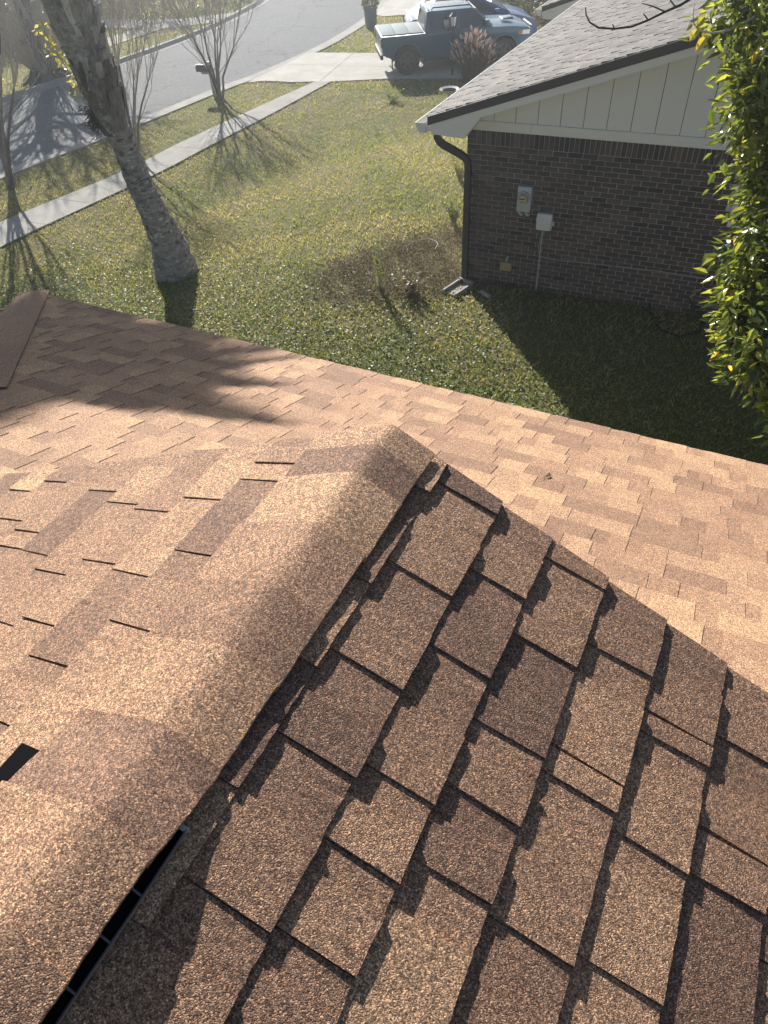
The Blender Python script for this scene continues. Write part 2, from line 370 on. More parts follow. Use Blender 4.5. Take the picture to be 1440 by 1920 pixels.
def ribbon(mb, a, b, za, zb=None, tone=.5, drop=0):
    zb = za if zb is None else zb; n = len(a)
    vs_ = [(p.x, p.y, za + tz(p.x, p.y)) for p in a] + [(p.x, p.y, zb + tz(p.x, p.y)) for p in b]
    fs = [(i, i + 1, n + i + 1, n + i) for i in range(n - 1)]
    mb.add(vs_, fs, tone)
cn, cf = resamp(spl(curb_near), 120), resamp(spl(curb_far), 120)
def sheet(name, poly, z, mat):
    mb = MB(); mb.add([(p[0], p[1], tz(p[0], p[1]) + z) for p in poly], [tuple(range(len(poly)))]); o = mb.build(name, mat); o['kind'] = 'structure'; return o
mb = MB(); ribbon(mb, cn, cf, .022); o = mb.build('road', M['road']); o['kind'] = 'structure'
# gutter strip and low rolled kerb along each side
for name, p, sgn in (('near_kerb', cn, 1), ('far_kerb', cf, -1)):
    q0 = offs(p, sgn * .20); q1 = offs(p, sgn * .04); q2 = offs(p, -sgn * .10); q3 = offs(p, -sgn * .26)
    mb = MB(); hk = .035 if sgn > 0 else .13
    ribbon(mb, q0, q1, .027); ribbon(mb, q1, q2, .027, hk); ribbon(mb, q2, q3, hk, hk); ribbon(mb, q3, offs(p, -sgn * .27), hk, -.02)
    o = mb.build('kerb', M['walk']); o['kind'] = 'structure'
# grass verge / lawn edge strip beyond kerbs is the ground itself
sw_near = spl([(-11.0, -8), (-10.70, -4), (-10.45, -.17), (-10.15, 1.6), (-9.63, 4.41), (-9.42, 6.54), (-9.1, 9.4), (-8.85, 12.57)], 5)
sw_far = spl([(-12.05, -8), (-11.80, -4), (-11.55, .0), (-11.3, 1.45), (-10.62, 4.15), (-10.4, 6.3), (-9.95, 9.2), (-9.37, 12.46)], 5)
swn, swf = resamp(sw_near, 81), resamp(sw_far, 81)
pave = []
slab_n = 0
swroot = empty('sidewalk'); swroot['kind'] = 'structure'
for k in range(0, 80, 5):
    a = [p.copy() for p in swn[k:k + 6]]; b = [p.copy() for p in swf[k:k + 6]]
    e = (a[1] - a[0]).normalized() * .006; a[0] += e; b[0] += e; a[-1] -= e; b[-1] -= e
    mb = MB(); z = .035; n = len(a)
    top = [(p.x, p.y, tz(p.x, p.y) + z) for p in a] + [(p.x, p.y, tz(p.x, p.y) + z) for p in b]
    bot = [(x, y, zz - .07) for x, y, zz in top]
    fs = [(i, i + 1, n + i + 1, n + i) for i in range(n - 1)] + [(i + 2 * n, i + 1 + 2 * n, i + 1, i) for i in range(n - 1)] + [(n + i, n + i + 1, 3 * n + i + 1, 3 * n + i) for i in range(n - 1)] + [(0, n, 3 * n, 2 * n), (n - 1, 3 * n - 1, 4 * n - 1, 2 * n - 1)]
    mb.add(top + bot, fs); mb.build('slab', M['walk'], swroot)
mb = MB(); ribbon(mb, offs(swf, -.0), offs(swf, .07), .012); ribbon(mb, offs(swn, -.035), offs(swn, 0), .012); o = mb.build('edge_strip', M['soil']); o['kind'] = 'structure'  # flat dark strips along both sidewalk edges
# driveway in front of the neighbouring garage
drive = [(-11.55, 11.9), (-11.12, 12.2), (-10.1, 12.25), (-9.37, 12.46), (-8.85, 12.57), (-6.89, 13.35), (-5.0, 13.75), (-1.4, 14.1), (-1.4, 20.5), (-5.5, 20.0), (-6.6, 17.6), (-8.6, 16.15), (-11.32, 15.75), (-11.36, 14)]
dr = empty('driveway'); dr['kind'] = 'structure'
def clip_panels(poly, name, parent, mat, z, cuts):
    # cut a polygon with straight joints into panels with a recessed gap
    polys = [[V((*p, 0)) for p in poly]]
    for (px, py, nx_, ny_) in cuts:
        nn = V((nx_, ny_, 0)).normalized(); q = V((px, py, 0)); new = []
        for pl in polys:
            for sg in (1, -1):
                out = []
                for i in range(len(pl)):
                    a, b = pl[i], pl[(i + 1) % len(pl)]; da = sg * (a - q).dot(nn) - .008; db = sg * (b - q).dot(nn) - .008
                    if da >= 0: out.append(a)
                    if (da > 0) != (db > 0): out.append(a.lerp(b, da / (da - db)))
                if len(out) > 2: new.append(out)
        polys = new
    for pl in polys:
        mb = MB(); mb.prism([(p.x, p.y) for p in pl], 0, 1, 'z'); mb.v = [(x, y, tz(x, y) + (z if h > .5 else z - .08)) for x, y, h in mb.v]
        mb.build(name, mat, parent)
clip_panels(drive, 'panel', dr, M['concrete'], .036, [(-9.2, 12.6, 1, .12), (-6.6, 14.5, 1, .12), (-4, 14.5, 1, .12), (-9, 14.4, -.1, 1)])
updrive = [(-11.3, 21.9), (-10.9, 21.6), (-7.3, 23.2), (-1, 25.5), (2, 27), (2, 31), (-7, 28.2), (-11.9, 27.0), (-11.85, 24)]
d2 = empty('far_driveway'); d2['kind'] = 'structure'
clip_panels(updrive, 'panel', d2, M['concrete'], .036, [(-8, 24, 1, .2), (-5, 26, 1, .2)])
# sidewalk piece and driveway of the house across the road
acro = [(-17.9, 19.5), (-19.5, 18.2), (-30, 17.2), (-30, 18.6), (-19.8, 19.9), (-17.95, 21.4)]
d3 = empty('opposite_driveway'); d3['kind'] = 'structure'
far_walk = [(-20.6, 8.2), (-20.35, 11.0), (-20.15, 13.5), (-21.1, 13.6), (-21.3, 11.1), (-21.6, 8.2)]
clip_panels(acro, 'panel', d3, M['concrete'], .03, [])
clip_panels([(-20.0, 13.6), (-21.2, 13.6), (-20.6, 19.0), (-19.5, 18.1)], 'panel', d3, M['walk'], .034, [])

# ------------------------------------------------------------------ our own roof
def fr(yaw): t = R_(yaw); return V((math.cos(t), -math.sin(t), 0)), V((math.sin(t), math.cos(t), 0))
E1, E2 = fr(3.8); F1, F2 = fr(2.8); TH = R_(20)
CV = V(CAM)
HR = 1.03
d = ray(745, 797); APEX = V(CAM + d * (-HR / d[2]))          # end of the ridge
house = empty('house', (APEX.x, APEX.y, 0), label='house under the camera with brown shingled roof and raised ridge vent', cat='house')
HO = V((APEX.x, APEX.y, 0))
def hp(p): return p - HO       # world point to the house's own coordinates
class Plane:
    def __init__(s, o, down, along): s.o = o; s.d = down.normalized(); s.a = along; s.n = s.a.cross(s.d); s.n = s.n if s.n.z > 0 else -s.n
    hs = 1.0
    def P(s, q, e, h=0): return hp(s.o + s.d * q + s.a * e + s.n * h)
    def pix(s, x, y): p = RP(x, y, s.o, s.n) - s.o; return p.dot(s.d), p.dot(s.a)
PR = Plane(APEX, E1 * math.cos(TH) - V((0, 0, math.sin(TH))), E2)
PL = Plane(APEX, -E1 * math.cos(TH) - V((0, 0, math.sin(TH))), E2)
PR0 = Plane(APEX, PR.d, E2); PR0.hs = .85; PR.hs = 1.05; PL.hs = .85
NL = V((F2.x * math.sin(TH), F2.y * math.sin(TH), math.cos(TH)))
LO = CV - NL * 1.52
PD = Plane(LO, F2 * math.cos(TH) - V((0, 0, math.sin(TH))), F1)
PD.hs = .66
ev = [PD.pix(*a) for a in ((95, 553), (500, 655), (870, 745), (1200, 815), (1440, 872))]
QE = sum(e[0] for e in ev) / len(ev)                          # eave distance down the lower slope
EXP = .1415
def slab(mb, pl, s0, s1, ea, eb, h0, h1, th, nseg, jit, tone, rnd, skew=0, dr=0, skf=0):
    n = max(1, nseg); top = []; bot = []
    for i in range(n + 1):
        e = ea + (eb - ea) * i / n; j = rnd.uniform(-jit, jit) if jit else 0; hj = rnd.uniform(-jit, jit) * .6 if jit else 0
        sk = skew + skf * i / n; top.append((pl.P(s0, e + sk, h0), pl.P((s0 + s1) / 2, e + sk * .5, (h0 + h1) / 2), pl.P(s1 + j + dr * (i / n - .5), e, h1 + hj))); bot.append(pl.P(s1 + j * 1.3 + dr * (i / n - .5), e, h1 - th))
    vs_ = []
    for (a, m_, b), c in zip(top, bot): vs_ += [a, m_, b, c]
    fs = []
    for i in range(n):
        k = 4 * i; fs += [(k, k + 1, k + 5, k + 4), (k + 1, k + 2, k + 6, k + 5), (k + 2, k + 3, k + 7, k + 6)]
    vs_ += [pl.P(s0, ea + skew, h0 - th), pl.P(s0, eb + skew + skf, h0 - th)]; q = 4 * (n + 1)
    fs += [(0, q, 3, 2, 1), (4 * n, 4 * n + 1, 4 * n + 2, 4 * n + 3, q + 1)]
    mb.add(vs_, fs, tone)
def shingle(mb, pl, s0, s1, e0, e1, et, tone, ttone, rnd, near, skf=0):
    """one exposed laminated shingle: thin base from e0 to e1, thick tab from e0 (dark end) to et"""
    ns = max(2, int(abs(e1 - e0) / .016)) if near else 2; nt_ = max(2, int(abs(et - e0) / .016)) if near else 2
    j = .0011 if near else .0008
    a, b = sorted((e0, e1)); slab(mb, pl, s0 - .012, s1, a + .0006, b - .0006, .0015, .0015 + .0082 * pl.hs, .003 + .004 * pl.hs, ns, j * 1.6, tone, rnd, skf=skf)
    a, b = sorted((e0, et)); sk = rnd.uniform(-.004, .004)
    slab(mb, pl, s0 - .004, s1 + rnd.uniform(-.001, .0018), a + .0012, b - .0012, .002 + .0032 * pl.hs, .0015 + .0122 * pl.hs + rnd.uniform(-.0008, .0014) * pl.hs, .0015 + .0035 * pl.hs, nt_, j, ttone, rnd, sk, rnd.uniform(-.003, .003), skf if abs(max(e0, et) - max(e0, e1)) < .002 else 0)
rnd = random.Random(3)
def tn(k=None):
    return rnd.choice([.1, .28, .4, .45, .5, .55, .6, .66, .78, .95]) + rnd.uniform(-.05, .05)
pieces = []      # (size in view, plane, s0, s1, e0, e1, et, tone, ttone, near)
def add_piece(pl, s0, s1, e0, e1, et, near, tt=None):
    c = CV - (pl.o + pl.d * (s0 + s1) / 2 + pl.a * (e0 + e1) / 2)
    t2 = tn() if tt is None else tt
    P = pl.o + pl.d * (s0 + s1) / 2 + pl.a * (e0 + e1) / 2
    x, y, z = proj(np.array([P])); vis = z[0] > 0 and -120 < x[0] < 1560 and -100 < y[0] < 2040
    pieces.append((0 if not vis else abs(c.normalized().dot(pl.n)) / c.length ** 2 * abs(e1 - e0), pl, s0, s1, e0, e1, et, t2 * .6 + rnd.uniform(.0, .2), t2, near))
# right slope: butt lines measured from the ridge
SBR = [.150, .302, .436, .582, .732, .880]; SBR += [.880 + .1455 * k for k in range(1, 22)]
marks = {0: [(797, 925), (684, 1094), (578, 1246), (417, 1464)],
 1: [(881, 944), (787, 1091), (684, 1258), (579, 1410), (436, 1706)],
 2: [(972, 962), (932, 1101), (848, 1238), (738, 1468), (664, 1608), (575, 1776)],
 3: [(1077, 1081), (1016, 1221), (954, 1388), (931, 1531), (837, 1648)],
 4: [(1167, 1245), (1100, 1440), (1085, 1489), (992, 1766)],
 5: [(1267, 1367), (1263, 1407), (1217, 1603), (1155, 1837)],
 6: [(1375, 1400), (1370, 1588), (1361, 1678)]}
def rake_e(s, side):      # outer end of the courses along the rake
    return -.013 - (.123 if side > 0 else .128) * s
pr_near = -3.2
for k in range(0, 24):
    s1 = SBR[k]
    s0 = SBR[k - 1] if k else .085
    es = sorted([PR.pix(*m_)[1] for m_ in marks.get(k, [])], reverse=True)
    es = [e for e in es]; far = rake_e(s1, 1)
    lst = []
    if not es:
        e = far - rnd.uniform(.05, .3)
        while e > pr_near: es.append(e); e -= rnd.uniform(.17, .32)
    e = es[-1]
    while e > pr_near: e -= rnd.uniform(.18, .33); es.append(e)
    prev = far
    for e in es:
        if e > prev - .012: continue
        ln = prev - e; et = e + ln * (rnd.uniform(.48, .78) if ln > .12 else .97)
        near_ = (k < 9 and e > -1.6)
        add_piece(PR if k else PR0, s0, s1, e, prev, et, near_, rnd.choice([.05, .2, .3, .36, .4, .46, .55, .72]) + rnd.uniform(-.04, .04)); prev = e  # darker tones than the left slope: grazing light put into the colour
# left slope
LD = [(483, 542, 828), (392, 454, 847), (304, 369, 867), (158, 215, 890), (83, 137, 907), (17, 62, 923), (179, 233, 925), (215, 275, 948), (269, 335, 962), (502, 577, 873), (470, 546, 905), (362, 435, 940), (0, 46, 978), (31, 83, 1000), (12, 58, 1017), (0, 46, 1030), (45, 98, 1040), (165, 229, 1059), (221, 296, 1079), (69, 133, 1077), (337, 417, 1042), (0, 31, 1171), (46, 112, 1170), (212, 288, 1177), (54, 130, 1244), (22, 90, 1377)]
SLB = {}
for x1, x2, y in LD:
    dy = (x2 - x1) * .5 * (.02 if y < 900 else (.06 if y < 1100 else .14))
    q1 = PL.pix(x2, y + dy); q2 = PL.pix(x1, y - dy); sm_ = (q1[0] + q2[0]) / 2; k = round((sm_ - .146 - .07 + EXP) / EXP)
    SLB.setdefault(k, []).append((q1[1] + q2[1]) / 2)
for k in range(0, 24):
    s1 = .2 + EXP * k; s0 = s1 - EXP if k else .12
    es = sorted(SLB.get(k, []), reverse=True); far = rake_e(s1, -1)
    full = []; cur = far
    for e in es + [None]:
        lim = e if e is not None else -3.2
        while cur - lim > .5: cur -= rnd.uniform(.24, .42); full.append(cur)
        if e is not None and e < cur - .05: full.append(e); cur = e
    prev = far
    for e in full:
        ln = prev - e; et = e + ln * rnd.uniform(.45, .8)
        add_piece(PL, s0, s1, e, prev, et, (k < 7 and e > -1.5)); prev = e
# lower slope, courses counted up from the eave; right ends of the tabs are the dark ones
CORN = PD.pix(68, 546)
hipx = CORN[1]
for k in range(0, 36):
    s1 = QE - EXP * k; s0 = s1 - EXP
    lo = hipx + (QE - (s0 + s1) / 2) * math.cos(TH) + .10
    e = lo; hi = 7.2; row = []
    while e < hi:
        ln = rnd.choice([.14, .2, .26, .3, .34, .4]) * rnd.uniform(.85, 1.15); row.append((e, min(hi, e + ln))); e += ln
    for a, b in row:
        add_piece(PD, s0, s1, b, a, b - (b - a) * rnd.uniform(.4, .78), False, rnd.choice([.35, .5, .6, .65, .7, .78, .9]) + rnd.uniform(-.04, .04))
pieces.sort(key=lambda p: -p[0])
def SKF(pl, s0, s1, e1):
    return (s1 - s0) * .125 if pl in (PR, PL, PR0) and abs(e1 - rake_e(s1, 1 if pl is not PL else -1)) < .004 else 0
field = MB()
for i, (sz, pl, s0, s1, e0, e1, et, t1, t2, near_) in enumerate(pieces):
    if i < 300:
        mb = MB(); shingle(mb, pl, s0, s1, e0, e1, et, t1, t2, rnd, near_, SKF(pl, s0, s1, e1)); mb.build('shingle', M['shingle'], house)
    else: shingle(field, pl, s0, s1, e0, e1, et, t1, t2, rnd, near_ and sz > 0, SKF(pl, s0, s1, e1))
field.build('shingle_field', M['shingle'], house, kind='stuff')
# decks, walls and eaves under the shingles
mb = MB()
for pl, sg in ((PR, 1), (PL, -1)):
    p = [pl.P(0.03, -3.3, -.004), pl.P(0.03, -.06, -.004), pl.P(3.3, -.47, -.004), pl.P(3.3, -3.3, -.004)]
    q = [a - V((0, 0, .03)) for a in p]; mb.hexa(q + p)
p = [PD.P(-1.6, hipx + (QE + 1.6) * math.cos(TH) + .1, -.004), PD.P(-1.6, 7.2, -.004), PD.P(QE - .004, 7.2, -.004), PD.P(QE - .004, hipx + .02, -.004)]
mb.hexa([a - V((0, 0, .03)) for a in p] + p); mb.build('roof_deck', M['felt'], house)
# hip slope on the far left corner and its cap shingles
hc = PD.o + PD.d * QE + PD.a * hipx
hipdir = (PD.d * -math.cos(TH) * 0 + (-F2 + F1).normalized() * 1.0); hipdir = V((hipdir.x, hipdir.y, math.tan(TH) / math.sqrt(2))).normalized()
PH = Plane(hc, -F1 * math.cos(TH) - V((0, 0, math.sin(TH))), F2)
mb = MB()
for k in range(24):
    s1 = -EXP * k; s0 = s1 - EXP; e = s1 * math.cos(TH) * 1.0 + .0
    e = (s0 + s1) / 2 * math.cos(TH) - .05
    while e > -6:
        ln = rnd.uniform(.18, .4); shingle(mb, PH, s0, s1, e - ln, e, e - ln * .4, tn() * .5, tn(), rnd, False); e -= ln
mb.build('shingle_field', M['shingle'], house, kind='stuff')
side = hipdir.cross(V((0, 0, 1))).normalized()
for k in range(14):
    a = hc + hipdir * (k * .2) + V((0, 0, .006)); b = a + hipdir * .215 + V((0, 0, .0)); mb = MB(); tone = .42 + rnd.uniform(-.06, .06)
    n = 8; vs_ = []
    for q, lift in ((a, .007), (b, .003)):
        for i in range(n + 1):
            u = -1 + 2 * i / n; wv = .15 * u; z = -.255 * (math.sqrt(wv * wv + .0009) - .03) + lift
            vs_.append(hp(q + side * wv + V((0, 0, z))))
    m_ = len(vs_); vs_ += [v_ - V((0, 0, .004)) for v_ in vs_]
    fs = [(i, i + 1, n + 2 + i, n + 1 + i) for i in range(n)] + [(i, i + 1, m_ + i + 1, m_ + i) for i in range(n)] + [(0, n + 1, m_ + n + 1, m_), (n, 2 * n + 1, m_ + 2 * n + 1, m_ + n)]
    mb.add(vs_, fs, tone); mb.build('hip_cap', M['cap'], house, smooth=40)
# ridge cap shingles over the ridge, lifted where the vent starts
WR, WL = .112, .19; K = math.tan(TH)
VENT = -.955
def capr(e): return .009 + .026 * sm((-.10 - e) / .6)
def edge_h(e): return .0145 + .002 * sm(-e / .1) + .028 * sm((VENT + .10 - e) / .16)
def cap_profile(e, extra, wr=WR, wl=WL, n=22):
    out = []
    for i in range(n + 1):
        x = -wl + (wl + wr) * i / n; r = capr(e)
        ww = wr if x > 0 else wl; z = -K * (math.sqrt(x * x + r * r) - r) + edge_h(e) - K * (ww - math.sqrt(ww * ww + r * r) + r) * (1.0 if x > 0 else 1.0) + extra if x > 0 else -K * (math.sqrt(x * x + r * r) - r) + edge_h(e) - K * (wr - math.sqrt(wr * wr + r * r) + r) + extra + .0012 * noise.noise(V((x * 30, e * 30, 0)))
        out.append(hp(APEX + E1 * x + E2 * (e - .12 * abs(x)) + V((0, 0, z))))
    return out
bounds = [-.022, -.10, -.20, -.36, -.53, -.68, -.845, -1.0, -1.16, -1.32, -1.48, -1.64, -1.8, -2.0, -2.2, -2.4, -2.6]
tones = [.62, .16, .72, .5, .34, .62, .2, .55, .45, .7, .3, .5, .6, .4, .5, .5]
for k in range(len(bounds) - 1):
    ef, en = bounds[k], bounds[k + 1] - .012; mb = MB(); m = 9; rows = []
    wr = WR + rnd.uniform(-.003, .003); wl = WL + rnd.uniform(-.006, .006)
    for j in range(m + 1):
        t = j / m; rows.append(cap_profile(ef + (en - ef) * t, .0055 * (1 - t), wr + rnd.uniform(-.0012, .0012), wl))
    n = len(rows[0]); vs_ = [v_ for r in rows for v_ in r]
    fs = [(j * n + i, j * n + i + 1, (j + 1) * n + i + 1, (j + 1) * n + i) for j in range(m) for i in range(n - 1)]
    o_ = len(vs_); vs_ += [v_ - V((0, 0, .0048)) for v_ in vs_]
    fs += [(i, o_ + i, o_ + i + 1, i + 1) for i in range(n - 1)] + [((j + 1) * n + n - 1, j * n + n - 1, o_ + j * n + n - 1, o_ + (j + 1) * n + n - 1) for j in range(m)] + [(j * n, (j + 1) * n, o_ + (j + 1) * n, o_ + j * n) for j in range(m)]
    fs += [(o_ + j * n + i, o_ + (j + 1) * n + i, o_ + (j + 1) * n + i + 1, o_ + j * n + i + 1) for j in range(m) for i in range(n - 1)]
    mb.add(vs_, fs, tones[k]); mb.build('ridge_cap', M['cap'], house, smooth=35)
# the ridge vent itself: louvred body with slot shade painted black, outer metal lip with small tabs, end plug
vent = MB()
for pl, s_in, s_out in ((PR, .04, .120), (PL, .04, .262)):
    a = [pl.P(s_in, VENT, .002), pl.P(s_in, -3.2, .002), pl.P(s_out, -3.2, .002), pl.P(s_out, VENT, .002)]
    b = [pl.P(s_in, VENT, .021), pl.P(s_in, -3.2, .021), pl.P(s_out, -3.2, .0125 if pl is PR else .02), pl.P(s_out, VENT, .0125 if pl is PR else .02)]
    vent.hexa(a + b)
    e = VENT - .01
    while e > -2.2 and pl is PR:         # louvre ribs
        vent.hexa([pl.P(s_out - .05, e, .01), pl.P(s_out - .05, e - .004, .01), pl.P(s_out - .004, e - .004, .008), pl.P(s_out - .004, e, .008),
                   pl.P(s_out - .05, e, .0225), pl.P(s_out - .05, e - .004, .0225), pl.P(s_out - .004, e - .004, .0145), pl.P(s_out - .004, e, .0145)]); e -= .014
vo = vent.build('ridge_vent', M['vent'], house)
for pl, s_out in ((PR, .120), (PL, .262)):
    mb = MB(); pts = []
    e = VENT
    while e > -2.2: pts.append(pl.P(s_out + rnd.uniform(-.0012, .0012), e, .0165 + rnd.uniform(-.0008, .0008))); e -= .12
    mb.tube(pts, .0026, 6); 
    e = VENT - .1
    while e > -2.2:
        mb.tube([pl.P(s_out, e, .0165), pl.P(s_out - .018, e + .001, .02)], .0022, 5); e -= rnd.uniform(.05, .13)
    mb.hexa([pl.P(s_out, VENT, .003), pl.P(s_out, -2.2, .003), pl.P(s_out + .002, -2.2, .003), pl.P(s_out + .002, VENT, .003), pl.P(s_out, VENT, .0145), pl.P(s_out, -2.2, .0145), pl.P(s_out + .002, -2.2, .0145), pl.P(s_out + .002, VENT, .0145)])
    mb.build('vent_lip', M['lip'] if pl is PR else M['vent'], vo, smooth=40)  # left lip takes the painted slot black as well
mb = MB(); mb.hexa([PR.P(.075, VENT + .004, .002), PR.P(.075, VENT - .004, .002), PR.P(.122, VENT - .004, .002), PR.P(.122, VENT + .004, .002), PR.P(.075, VENT + .004, .018), PR.P(.075, VENT - .004, .018), PR.P(.122, VENT - .004, .018), PR.P(.122, VENT + .004, .018)])
mb.build('end_plug', M['wood'], vo)
# gable wall below the upper rake, outer walls, fascia
def hpt(x, y, z): return hp(CV + F1 * x + F2 * y + V((0, 0, z - CAM[2])))
zl = lambda q: (LO + PD.d * q).z
mb = MB(); ax = (APEX - CV).dot(F1); ay = (APEX - CV).dot(F2); az = APEX.z
g0 = [hpt(ax - 2.9, ay - .55, az - 1.2), hpt(ax + 2.9, ay - .55, az - 1.2), hpt(ax, ay - .55, az - .05)]
mb.add(g0 + [p - hpt(0, 0, 0) + hpt(0, -.12, 0) for p in g0], [(0, 1, 2), (5, 4, 3), (0, 3, 4, 1), (1, 4, 5, 2), (2, 5, 3, 0)])
mb.build('gable_wall', M['cream'], house)
qe = (PD.o - CV).dot(F2) + QE * math.cos(TH); ze = (LO + PD.d * QE).z
mb = MB()
mb.hexa([hpt(hipx, qe - .03, ze - .2), hpt(7.15, qe - .03, ze - .2), hpt(7.15, qe - .008, ze - .2), hpt(hipx, qe - .008, ze - .2), hpt(hipx, qe - .03, ze - .014), hpt(7.15, qe - .03, ze - .014), hpt(7.15, qe - .008, ze - .014), hpt(hipx, qe - .008, ze - .014)])
mb.hexa([hpt(hipx + .008, qe - 9, ze - .2), hpt(hipx + .03, qe - 9, ze - .2), hpt(hipx + .03, qe - .03, ze - .2), hpt(hipx + .008, qe - .03, ze - .2), hpt(hipx + .008, qe - 9, ze - .014), hpt(hipx + .03, qe - 9, ze - .014), hpt(hipx + .03, qe - .03, ze - .014), hpt(hipx + .008, qe - .03, ze - .014)])
mb.build('fascia', M['white'], house)
mb = MB(); mb.hexa([hpt(hipx + .5, qe - 9, -.1), hpt(6.8, qe - 9, -.1), hpt(6.8, qe - .5, -.1), hpt(hipx + .5, qe - .5, -.1), hpt(hipx + .5, qe - 9, ze - .1), hpt(6.8, qe - 9, ze - .1), hpt(6.8, qe - .5, ze - .1), hpt(hipx + .5, qe - .5, ze - .1)])
mb.build('wall', M['cream'], house)

# ------------------------------------------------------------------ neighbouring house
nb = empty('neighbouring_house', (0, 0, 0), label='single storey brick house with cream gable siding and pale grey roof', cat='house')
BX0, XR = -.20, 8.6
mb = MB(); mb.box((BX0 + .011, .011, -.5), (XR, 13, 2.232)); mb.build('wall', M['mortar'], nb)
bricks = []
for r in range(34):
    z1 = 2.031 - r * .0677; x = 0 + (0 if r % 2 == 0 else -.1016); k0 = -2
    for k in range(-2, 44):
        a, b = x + k * .2032 + .005, x + (k + 1) * .2032 - .005
        a = max(a, BX0); b = min(b, XR)
        if b - a < .03: continue
        if 3.42 < (a + b) / 2 < 4.62 and 1.33 < z1 - .03 < 1.98: continue
        P = np.array([[(a + b) / 2, 0, z1 - .03]]); px, py, dz_ = proj(P); d_ = np.linalg.norm(P - CAM)
        bricks.append((d_ if 850 < px[0] < 1400 else d_ + 50, a, b, z1 - .0577, z1))
bricks.sort(); fieldb = MB(); br = random.Random(5)
for i, (d_, a, b, z0, z1) in enumerate(bricks):
    mb = MB() if i < 300 else fieldb; y = br.uniform(-.0025, .0015); t = min(1, max(0, br.gauss(.45, .22)))
    if br.random() < .04: t = .99
    j = lambda: br.uniform(-.0012, .0012)
    mb.hexa([V((a + j(), y, z0 + j())), V((b + j(), y, z0 + j())), V((b, .05, z0)), V((a, .05, z0)), V((a + j(), y, z1 + j())), V((b + j(), y, z1 + j())), V((b, .05, z1)), V((a, .05, z1))], t)
    if i < 300: mb.build('brick', M['brick'], nb)
fieldb.build('brick_field', M['brick'], nb, kind='stuff')
for k in range(-2, 124):     # soldier course; the corner is a stack of headers
    a = k * .0680 + .0
    if a > XR: break
    y = br.uniform(-.0025, .0015)
    if k < -1: continue
    mb = MB(); mb.box((a + .0045, y, 2.041), (a + .0635, .05, 2.228), min(1, max(0, br.gauss(.4, .22)))); mb.build('soldier_brick', M['brick'], nb)
for q in range(3):
    mb = MB(); mb.box((BX0, br.uniform(-.002, .001), 2.041 + q * .064), (-.073, .05, 2.041 + q * .064 + .056), br.uniform(.2, .6)); mb.build('brick', M['brick'], nb)
# frieze board and siding
SL = math.tan(R_(17.9)); RZ = lambda x, y=-.4: 2.478 + (x + .635) * SL
for a, b in ((BX0 - .008, .69), (.694, 5.2), (5.204, XR)):
    mb = MB(); mb.box((a, -.028, 2.232), (b, .02, 2.352)); mb.build('frieze_board', M['white'], nb)
x = -.145
mb = MB(); mb.add([(BX0, .004, 2.3), (XR, .004, 2.3), (XR, .004, 4.9), (5.6, .004, 4.2), (BX0, .004, 2.35)], [(0, 1, 2, 3, 4)]); mb.build('siding_backing', M['darktrim'], nb)
gx = [-.2, -.13] + [-.13 + .3005 * k + .0 for k in range(1, 30)]
for i in range(len(gx) - 1):
    a, b = gx[i] + .004, gx[i + 1] - .004
    if a > XR: break
    za, zb = RZ(a) - .02, RZ(b) - .02; mb = MB(); y = br.uniform(-.002, .002) - .012
    mb.hexa([V((a, y, 2.353)), V((b, y, 2.353)), V((b, .003, 2.353)), V((a, .003, 2.353)), V((a, y, max(2.36, za))), V((b, y, max(2.36, zb))), V((b, .003, max(2.36, zb))), V((a, .003, max(2.36, za)))])
    mb.build('siding_panel', M['cream'], nb)
# roof: sheathing with stepped courses
ED = V((math.sin(R_(3.8)), math.cos(R_(3.8)), 0)); US = V((math.cos(R_(17.9)), 0, math.sin(R_(17.9)))); NR = ED.cross(US); NR = NR if NR.z > 0 else -NR
RO = V((-.635, -.4, 2.478))
def roof_slope(parent, RO, ylen, slen, seed, coarse=.145):
    mb = MB(); rr = random.Random(seed)
    k = 0
    P = lambda u, e, h: RO + US * u + ED * e + NR * h
    u = -.03
    while u < slen:
        e = 0.0
        while e < ylen:
            ln = rr.uniform(.08, .2); e2 = min(ylen, e + ln); t = rr.random(); th = .005 + rr.choice([0, .007]) + rr.uniform(0, .002)
            mb.add([P(u, e, th), P(u, e2, th), P(u + coarse, e2, .001), P(u + coarse, e, .001), P(u, e, -.004), P(u, e2, -.004), P(u + coarse, e, -.004)], [(0, 1, 2, 3), (0, 4, 5, 1), (0, 3, 6, 4)], t); e = e2
        u += coarse
    mb.build('shingle_field', M['greyshingle'], parent, kind='stuff')
    mb = MB(); a = [P(-.01, .002, -.1), P(slen, .002, -.1), P(slen, ylen, -.1), P(-.01, ylen, -.1)]; b = [P(-.01, .002, -.006), P(slen, .002, -.006), P(slen, ylen, -.006), P(-.01, ylen, -.006)]
    mb.hexa(a + b); mb.build('roof_deck', M['white'], parent)
roof_slope(nb, RO, 12.0, 6.6, 9)
def raked(y0, y1, x0, x1, top, bot, parent, name, mat, z_of=RZ):
    mb = MB(); mb.hexa([V((x0, y0, z_of(x0) - bot)), V((x1, y0, z_of(x1) - bot)), V((x1, y1, z_of(x1) - bot)), V((x0, y1, z_of(x0) - bot)), V((x0, y0, z_of(x0) - top)), V((x1, y0, z_of(x1) - top)), V((x1, y1, z_of(x1) - top)), V((x0, y1, z_of(x0) - top))])
    return mb.build(name, mat, parent)
raked(-.425, -.395, -.64, 5.65, .004, .112, nb, 'drip_edge', M['darktrim'])
raked(-.411, -.385, -.62, 5.65, .114, .205, nb, 'rake_board', M['white'])
raked(-.384, -.02, -.2, 5.65, .19, .20, nb, 'rake_soffit', M['cream'])
